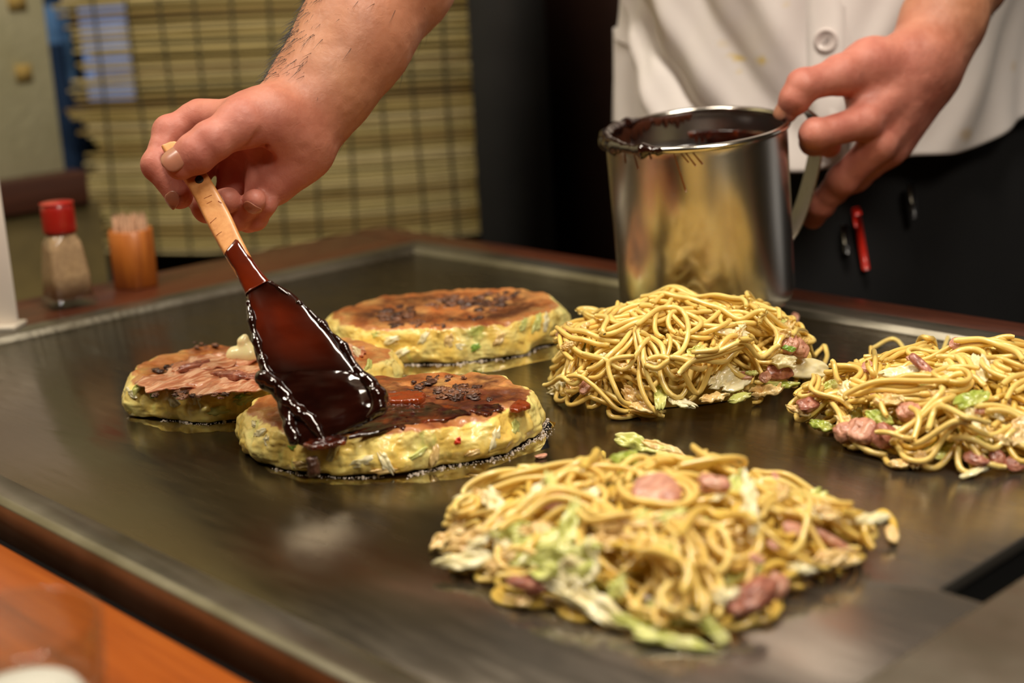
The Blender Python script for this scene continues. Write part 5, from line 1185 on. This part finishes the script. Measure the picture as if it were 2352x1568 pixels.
def near_px(px, py):
    d = np.hypot(pj[:, 0]-px, pj[:, 1]-py)+np.where(front, 0, 1e4); k = int(np.argmin(d)); return ph[k % nu], Vj[k, 2]
# placket: raised double edge, seams and a button
pz = near_px(1893, 92); 
def strip(name, p0, p1, wd, th, mat, n=60):
    """raised strip lying on the jacket between two (phi, z) points"""
    q = [surf(p0[0]+(p1[0]-p0[0])*k, p0[1]+(p1[1]-p0[1])*k, .0008) for k in np.linspace(0, 1, n)]; P = np.array([a for a, b in q]); N = np.array([b for a, b in q])
    P = np.stack([np.convolve(np.pad(P[:, d], 4, mode='edge'), np.ones(9)/9, 'valid') for d in range(3)], 1)
    T = np.gradient(P, axis=0); T /= np.linalg.norm(T, axis=1)[:, None]; B = np.cross(N, T)
    rings = [P+B*(s_*wd/2)+N*o for s_, o in ((-1, -.001), (-1, th), (-.4, th*1.15), (.4, th*1.15), (1, th), (1, -.001))]
    Vs = np.stack(rings, 1).reshape(-1, 3); return mk(name, Vs, gridfaces(n, 6, False, True), M[mat], jk)
pa = near_px(1852, 160); pb = near_px(1800, 5)
strip('placket', (pz[0]+.02, float(np.interp(pz[0], ph, hem))+.004), (pz[0]-.04, .50), .034, .0012, 'cotton')
strip('seam', near_px(2185, 215), near_px(2232, 300), .0012, .0006, 'seam', 30)
def button(phi, z_):
    p, n = surf(phi, z_, .003); e1 = nrm(np.cross(n, UPV)); e2 = np.cross(n, e1); th = np.linspace(0, 2*math.pi, 40, endpoint=False); R_ = .0105
    L_ = [p+n*zz_+(e1*np.cos(th)[:, None]+e2*np.sin(th)[:, None])*R_*k for zz_, k in ((-.002, .9), (-.0005, 1), (.0008, 1), (.0016, .93), (.0016, .78), (.0006, .68), (.0004, .05))]
    o = mk('button', np.concatenate(L_), gridfaces(7, 40, False, True), M['button'], jk)
    for sx in (-1, 1):
        for sy in (-1, 1): disc('thread_hole', p+n*.0006+e1*sx*.0022+e2*sy*.0022, n, .0009, 'seam', o, .0002)
    V_, F_ = tube(np.array([p+n*.0012+e1*.0022*a+e2*.0022*b for a, b in ((-1, -1), (1, 1))]), .0006, 6); mk('thread', V_, F_, M['seam'], o)
button(*pz)
button(pz[0]-.03, pz[1]+.10); button(pz[0]-.04, pz[1]+.20)
# sleeves rolled above the elbow
for el, sh in ((elR, shR), (elL, shL)):
    ax = nrm(sh-el); P = [el+ax*(.115+k*(np.linalg.norm(sh-el)-.075+.03)) for k in np.linspace(0, 1, 16)]
    rad = np.array([.066+.006*math.sin(k*5)+.012*k/16 for k in range(16)]); V_, F_ = tube(np.array(P), rad, 28); V_ = V_+(.005*fbm(V_, 18, 2, 3))[:, None]*nrm([1, 1, 1])
    o = mk('sleeve', V_, F_, M['cotton'], person)
# trousers and apron
def legs(P):
    d = rcone(P, bp(-.04, -.01, .02), bp(-.04, -.01, .25), .125, .115); d = smin(d, rcone(P, bp(.05, -.01, .02), bp(.05, -.01, .25), .125, .115), .05)
    for s_ in (-1, 1):
        d = smin(d, rcone(P, bp(s_*.085, 0, .0), bp(s_*.095, -.02, -.42), .095, .062), .03); d = smin(d, rcone(P, bp(s_*.095, -.02, -.42), bp(s_*.10, -.02, -.74), .062, .055), .02)
    return d+.004*fbm(P, 9, 2, 4)
A = np.array([bp(-.25, -.2, -.8), bp(.25, .2, -.8), bp(-.25, .2, .3), bp(.25, -.2, .3)])
V_, Q_ = sdf_mesh(legs, A.min(0)-.02, A.max(0)+[.02, .02, -.0], .008); mk('trousers', relax(V_, Q_, 1), Q_, M['twill'], person)
for s_ in (-1, 1): lump('shoe', bp(s_*.10, .04, -.765), (.27, .10, .07), 'twill', person, 5, 24, .06, np.array([FD, LAT, UPV]))
nu2, nv2 = 90, 60; ph2 = np.linspace(-.60, 1.75, nu2); R2 = []
for z_ in np.linspace(-.55, .19, nv2):
    fo = .004*np.sin(ph2*11+z_*6)+.006*np.sin(ph2*4+1+z_*9)*np.clip(-z_/.3+.3, 0, 1.5)
    q = AX+LAT*((.212+fo)*np.sin(ph2))[:, None]+FD*((.140+fo)*np.cos(ph2))[:, None]; q[:, 2] = z_; R2.append(q)
apr = mk('apron', np.array(R2).reshape(-1, 3), gridfaces(nv2, nu2), M['twill'], person); apr.modifiers.new('t', 'SOLIDIFY').thickness = .002
def apr_pt(px, py, off=.0): r = ray(px, py); d = np.linspace(1.1, 1.5, 800); Q = CAM+r*d[:, None]; l = (Q-AX)@LAT; f_ = (Q-AX)@FD; k = np.argmax((l/(.216))**2+(f_/(.144))**2 < 1); return Q[k]-r*off
# pocket, pens in it
pen = empty('red_pen', apr_pt(1978, 550, .004), 'bright red pen clipped upright in the dark apron', 'pen')
simple('red_plastic', srgb(214, 40, 24), .35, var=.05, Coat_Weight=.4); simple('black_plastic', (.01, .01, .012), .3, Coat_Weight=.3)
V_, F_ = tube(np.array([apr_pt(1968, 492, .010), apr_pt(1978, 555, .010), apr_pt(1989, 618, .010)]), np.array([.0040, .0038, .0034]), 12); mk('barrel', V_, F_, M['red_plastic'], pen)
V_, F_ = tube(np.array([apr_pt(1966, 478, .010), apr_pt(1968, 492, .010)]), np.array([.0036, .0046]), 12); mk('cap', V_, F_, M['red_plastic'], pen)
V_, F_ = tube(np.array([apr_pt(1958, 484, .013), apr_pt(1962, 500, .013), apr_pt(1966, 520, .013)]), .0013, 6); mk('clip', V_, F_, M['red_plastic'], pen)
for (x, y0_, y1_, lb) in ((2092, 422, 500, 'black pen clipped in the apron, right of the red one'), (1938, 515, 580, 'black pen clipped in the apron just left of the red one')):
    e = empty('black_pen', apr_pt(x, y0_, .004), lb, 'pen'); V_, F_ = tube(np.array([apr_pt(x, y0_, .010), apr_pt(x+4, (y0_+y1_)/2, .010), apr_pt(x+8, y1_, .010)]), .0036, 12); mk('barrel', V_, F_, M['black_plastic'], e)
    V_, F_ = tube(np.array([apr_pt(x-4, y0_+2, .0155), apr_pt(x+2, y0_+44, .0155)]), .0010, 6); mk('clip', V_, F_, M['rail'], e)

# ------------------------------------------------------------------ things standing on the ledge
LZ = .0054
# pepper bottle
q = at(160, 700, LZ); e1 = nrm(np.array([math.cos(math.radians(-52)), math.sin(math.radians(-52)), 0])); 
bo = empty('pepper_bottle', (q[0], q[1], LZ), 'small tapered glass bottle of ground pepper with a red cap on the ledge', 'bottle')
bo.rotation_euler = (0, 0, YAW-math.radians(55))
def sqloft(name, st, mat, parent, pw=6, n=48, **kw):
    th = np.linspace(0, 2*math.pi, n, endpoint=False); c_, s_ = np.cos(th), np.sin(th); R_ = []
    for w_1, z_, p_ in st:
        u = np.sign(c_)*np.abs(c_)**(2/p_); v_ = np.sign(s_)*np.abs(s_)**(2/p_); R_.append(np.stack([u*w_1, v_*w_1, 0*u+z_], 1))
    return mk(name, np.concatenate(R_), gridfaces(len(st), n, False, True), M[mat], parent, local=True, **kw)
t = NT('clear_glass'); t.t.nodes.remove(t.p)
tr = t.n('ShaderNodeBsdfTransparent'); tr.inputs[0].default_value = (.90, .91, .88, 1); gs = t.n('ShaderNodeBsdfGlossy'); gs.inputs['Roughness'].default_value = .05
fr0 = t.n('ShaderNodeLayerWeight'); fr0.inputs[0].default_value = .5; fr_ = t.n('ShaderNodeMath', operation='MULTIPLY_ADD'); t.l(t.math('POWER', fr0.outputs[1], 3.5), fr_.inputs[0]); fr_.inputs[1].default_value = .55; fr_.inputs[2].default_value = .04; mx_ = t.n('ShaderNodeMixShader'); t.l(fr_.outputs[0], mx_.inputs[0]); t.l(tr.outputs[0], mx_.inputs[1]); t.l(gs.outputs[0], mx_.inputs[2])
t.l(mx_.outputs[0], t.t.nodes['Material Output'].inputs[0]); M['glass'] = t.m
simple('pepper', srgb(150, 120, 84), .9, var=.2, sc=300); simple('red_cap', srgb(160, 20, 10), .4, var=.06, Coat_Weight=.5)
sqloft('glass_base', [(.0005, .0, 6), (.0205, .0, 6), (.0222, .002, 6), (.0220, .006, 6), (.0200, .0098, 6), (.0005, .0100, 6)], 'glass', bo)
t = NT('pepper_behind_glass'); t.set(Base_Color=t.ramp(t.noise(300, 2), [(.3, srgb(140, 112, 80)), (.7, srgb(172, 142, 104))]), Roughness=.8, Coat_Weight=1.0, Coat_Roughness=.04); M['pepper_g'] = t.m
sqloft('pepper_filled_body', [(.0004, .0101, 6), (.0194, .0102, 6), (.0185, .030, 6), (.0160, .052, 6), (.0150, .060, 5), (.0135, .064, 3), (.0125, .070, 2), (.0004, .0705, 2)], 'pepper_g', bo, label='tapered glass walls with grey-brown ground pepper behind them')
sqloft('cap', [(.0135, .0685, 2), (.0148, .0688, 2), (.0152, .072, 2), (.0152, .090, 2), (.0146, .0955, 2), (.0125, .0975, 2), (.0004, .0978, 2)], 'red_cap', bo)
th = np.linspace(0, 2*math.pi, 40, endpoint=False)
V_, F_ = tube(np.array([(.0150*math.cos(a), .0150*math.sin(a), .0975-.0012) for a in np.linspace(0, 2*math.pi, 40)]), .0006, 6); mk('cap_rim', V_, F_, M['red_cap'], bo, local=True)
# toothpick holder
q = at(314, 655, LZ); th_ = empty('toothpick_holder', (q[0], q[1], LZ), 'orange-brown six-sided wooden box of toothpicks beside the pepper bottle', 'holder')
th_.rotation_euler = (0, 0, YAW+math.radians(12))
n = 6; ro, ri, hh = .0238, .0195, .056; V_ = []; a_ = np.arange(6)*math.pi/3
for r_, z_ in ((.0005, .001), (ro-.001, 0), (ro, .001), (ro, hh-.001), (ro-.001, hh), (ri+.0005, hh), (ri, hh-.001), (ri, .006), (.0005, .006)): V_ += [(r_*math.cos(k), r_*math.sin(k), z_) for k in a_]
bx = mk('box', V_, gridfaces(9, 6, False, True), M['box_wood'], th_, local=True, smooth=False)
simple('toothpick_wood', srgb(226, 184, 150), .6)
rng = np.random.default_rng(77)
for k in range(70):
    r_, a_ = .0165*math.sqrt(rng.random()), rng.uniform(0, 6.28); x, y = r_*math.cos(a_), r_*math.sin(a_); h_ = rng.uniform(.066, .072)
    V_, F_ = tube(np.array([(x*.8, y*.8, .0075), (x*.95, y*.95, h_*.6), (x, y, h_-.002), (x, y, h_)]), np.array([.0007, .0010, .0010, .0006]), 6); mk('toothpick', V_, F_, M['toothpick_wood'], th_, local=True)
# white menu board
q = at(46, 752, LZ); mb = empty('menu_stand', (q[0], q[1], LZ), 'white upright card stand at the left edge of the wooden ledge', 'stand')
simple('white_card', srgb(236, 226, 214), .6, var=.03); simple('card_foot', srgb(190, 180, 164), .5)
di = nrm(-RT2+FW2*.10); nn = np.array([-di[1], di[0], 0]); P = []
def slabp(name, o, u_, v_, w_1, L1, L2, L3, mat, parent):
    V_ = [o+u_*a*L1+v_*b*L2+w_1*c*L3 for c in (0, 1) for b in (0, 1) for a in (0, 1)]
    return bevel(mk(name, np.array(V_), [(0, 2, 3, 1), (4, 5, 7, 6), (0, 1, 5, 4), (2, 6, 7, 3), (0, 4, 6, 2), (1, 3, 7, 5)], M[mat], parent, smooth=False), .001)
slabp('card', np.array([q[0], q[1], LZ+.004]), di, nrm(nn*.0+UPV-RT2*.0), nn, .13, .19, .004, 'white_card', mb)
slabp('foot', np.array([q[0], q[1], LZ+.0003])+RT2*.002-nn*.012, di, UPV, nn, .135, .0042, .028, 'card_foot', mb)
# drinking glass on the near counter
CZ = -.0138
gc = dep(22, 1432, .56); gl = empty('drinking_glass', (gc[0], gc[1], CZ), 'blurred clear drinking glass holding something white on the orange counter', 'glass')
gh = gc[2]-CZ; g_r = 205*.56/FPX
revolve('tumbler', [(.0004, .0), (g_r*.80, 0), (g_r*.84, .002), (g_r*.9, .02), (g_r, gh-.001), (g_r-.0006, gh), (g_r-.0016, gh-.001), (g_r*.9-.0018, .02), (g_r*.80, .008), (.0004, .0075)], 'glass', gl, 64)
simple('white_filling', srgb(236, 232, 226), .5, var=.03)
fz = max(.016, gh-.030)
revolve('white_filling', [(.0004, .008), (g_r*.60, .0082), (g_r*.74, .011), (g_r*.74, fz-.004), (g_r*.66, fz), (.0004, fz+.002)], 'white_filling', gl, 48)
print('glass', gc, gh)

# a scrap that has slid off onto the steel
q = at(1243, 1047, .0012)
setp(lump('food_scrap', q, (.008, .005, .0022), 'pork_pink', None, 71, 18, .5, frame_of(UPV, 10)), 'small glistening pinkish scrap lying on bare steel beside the sauced pancake', 'scrap')
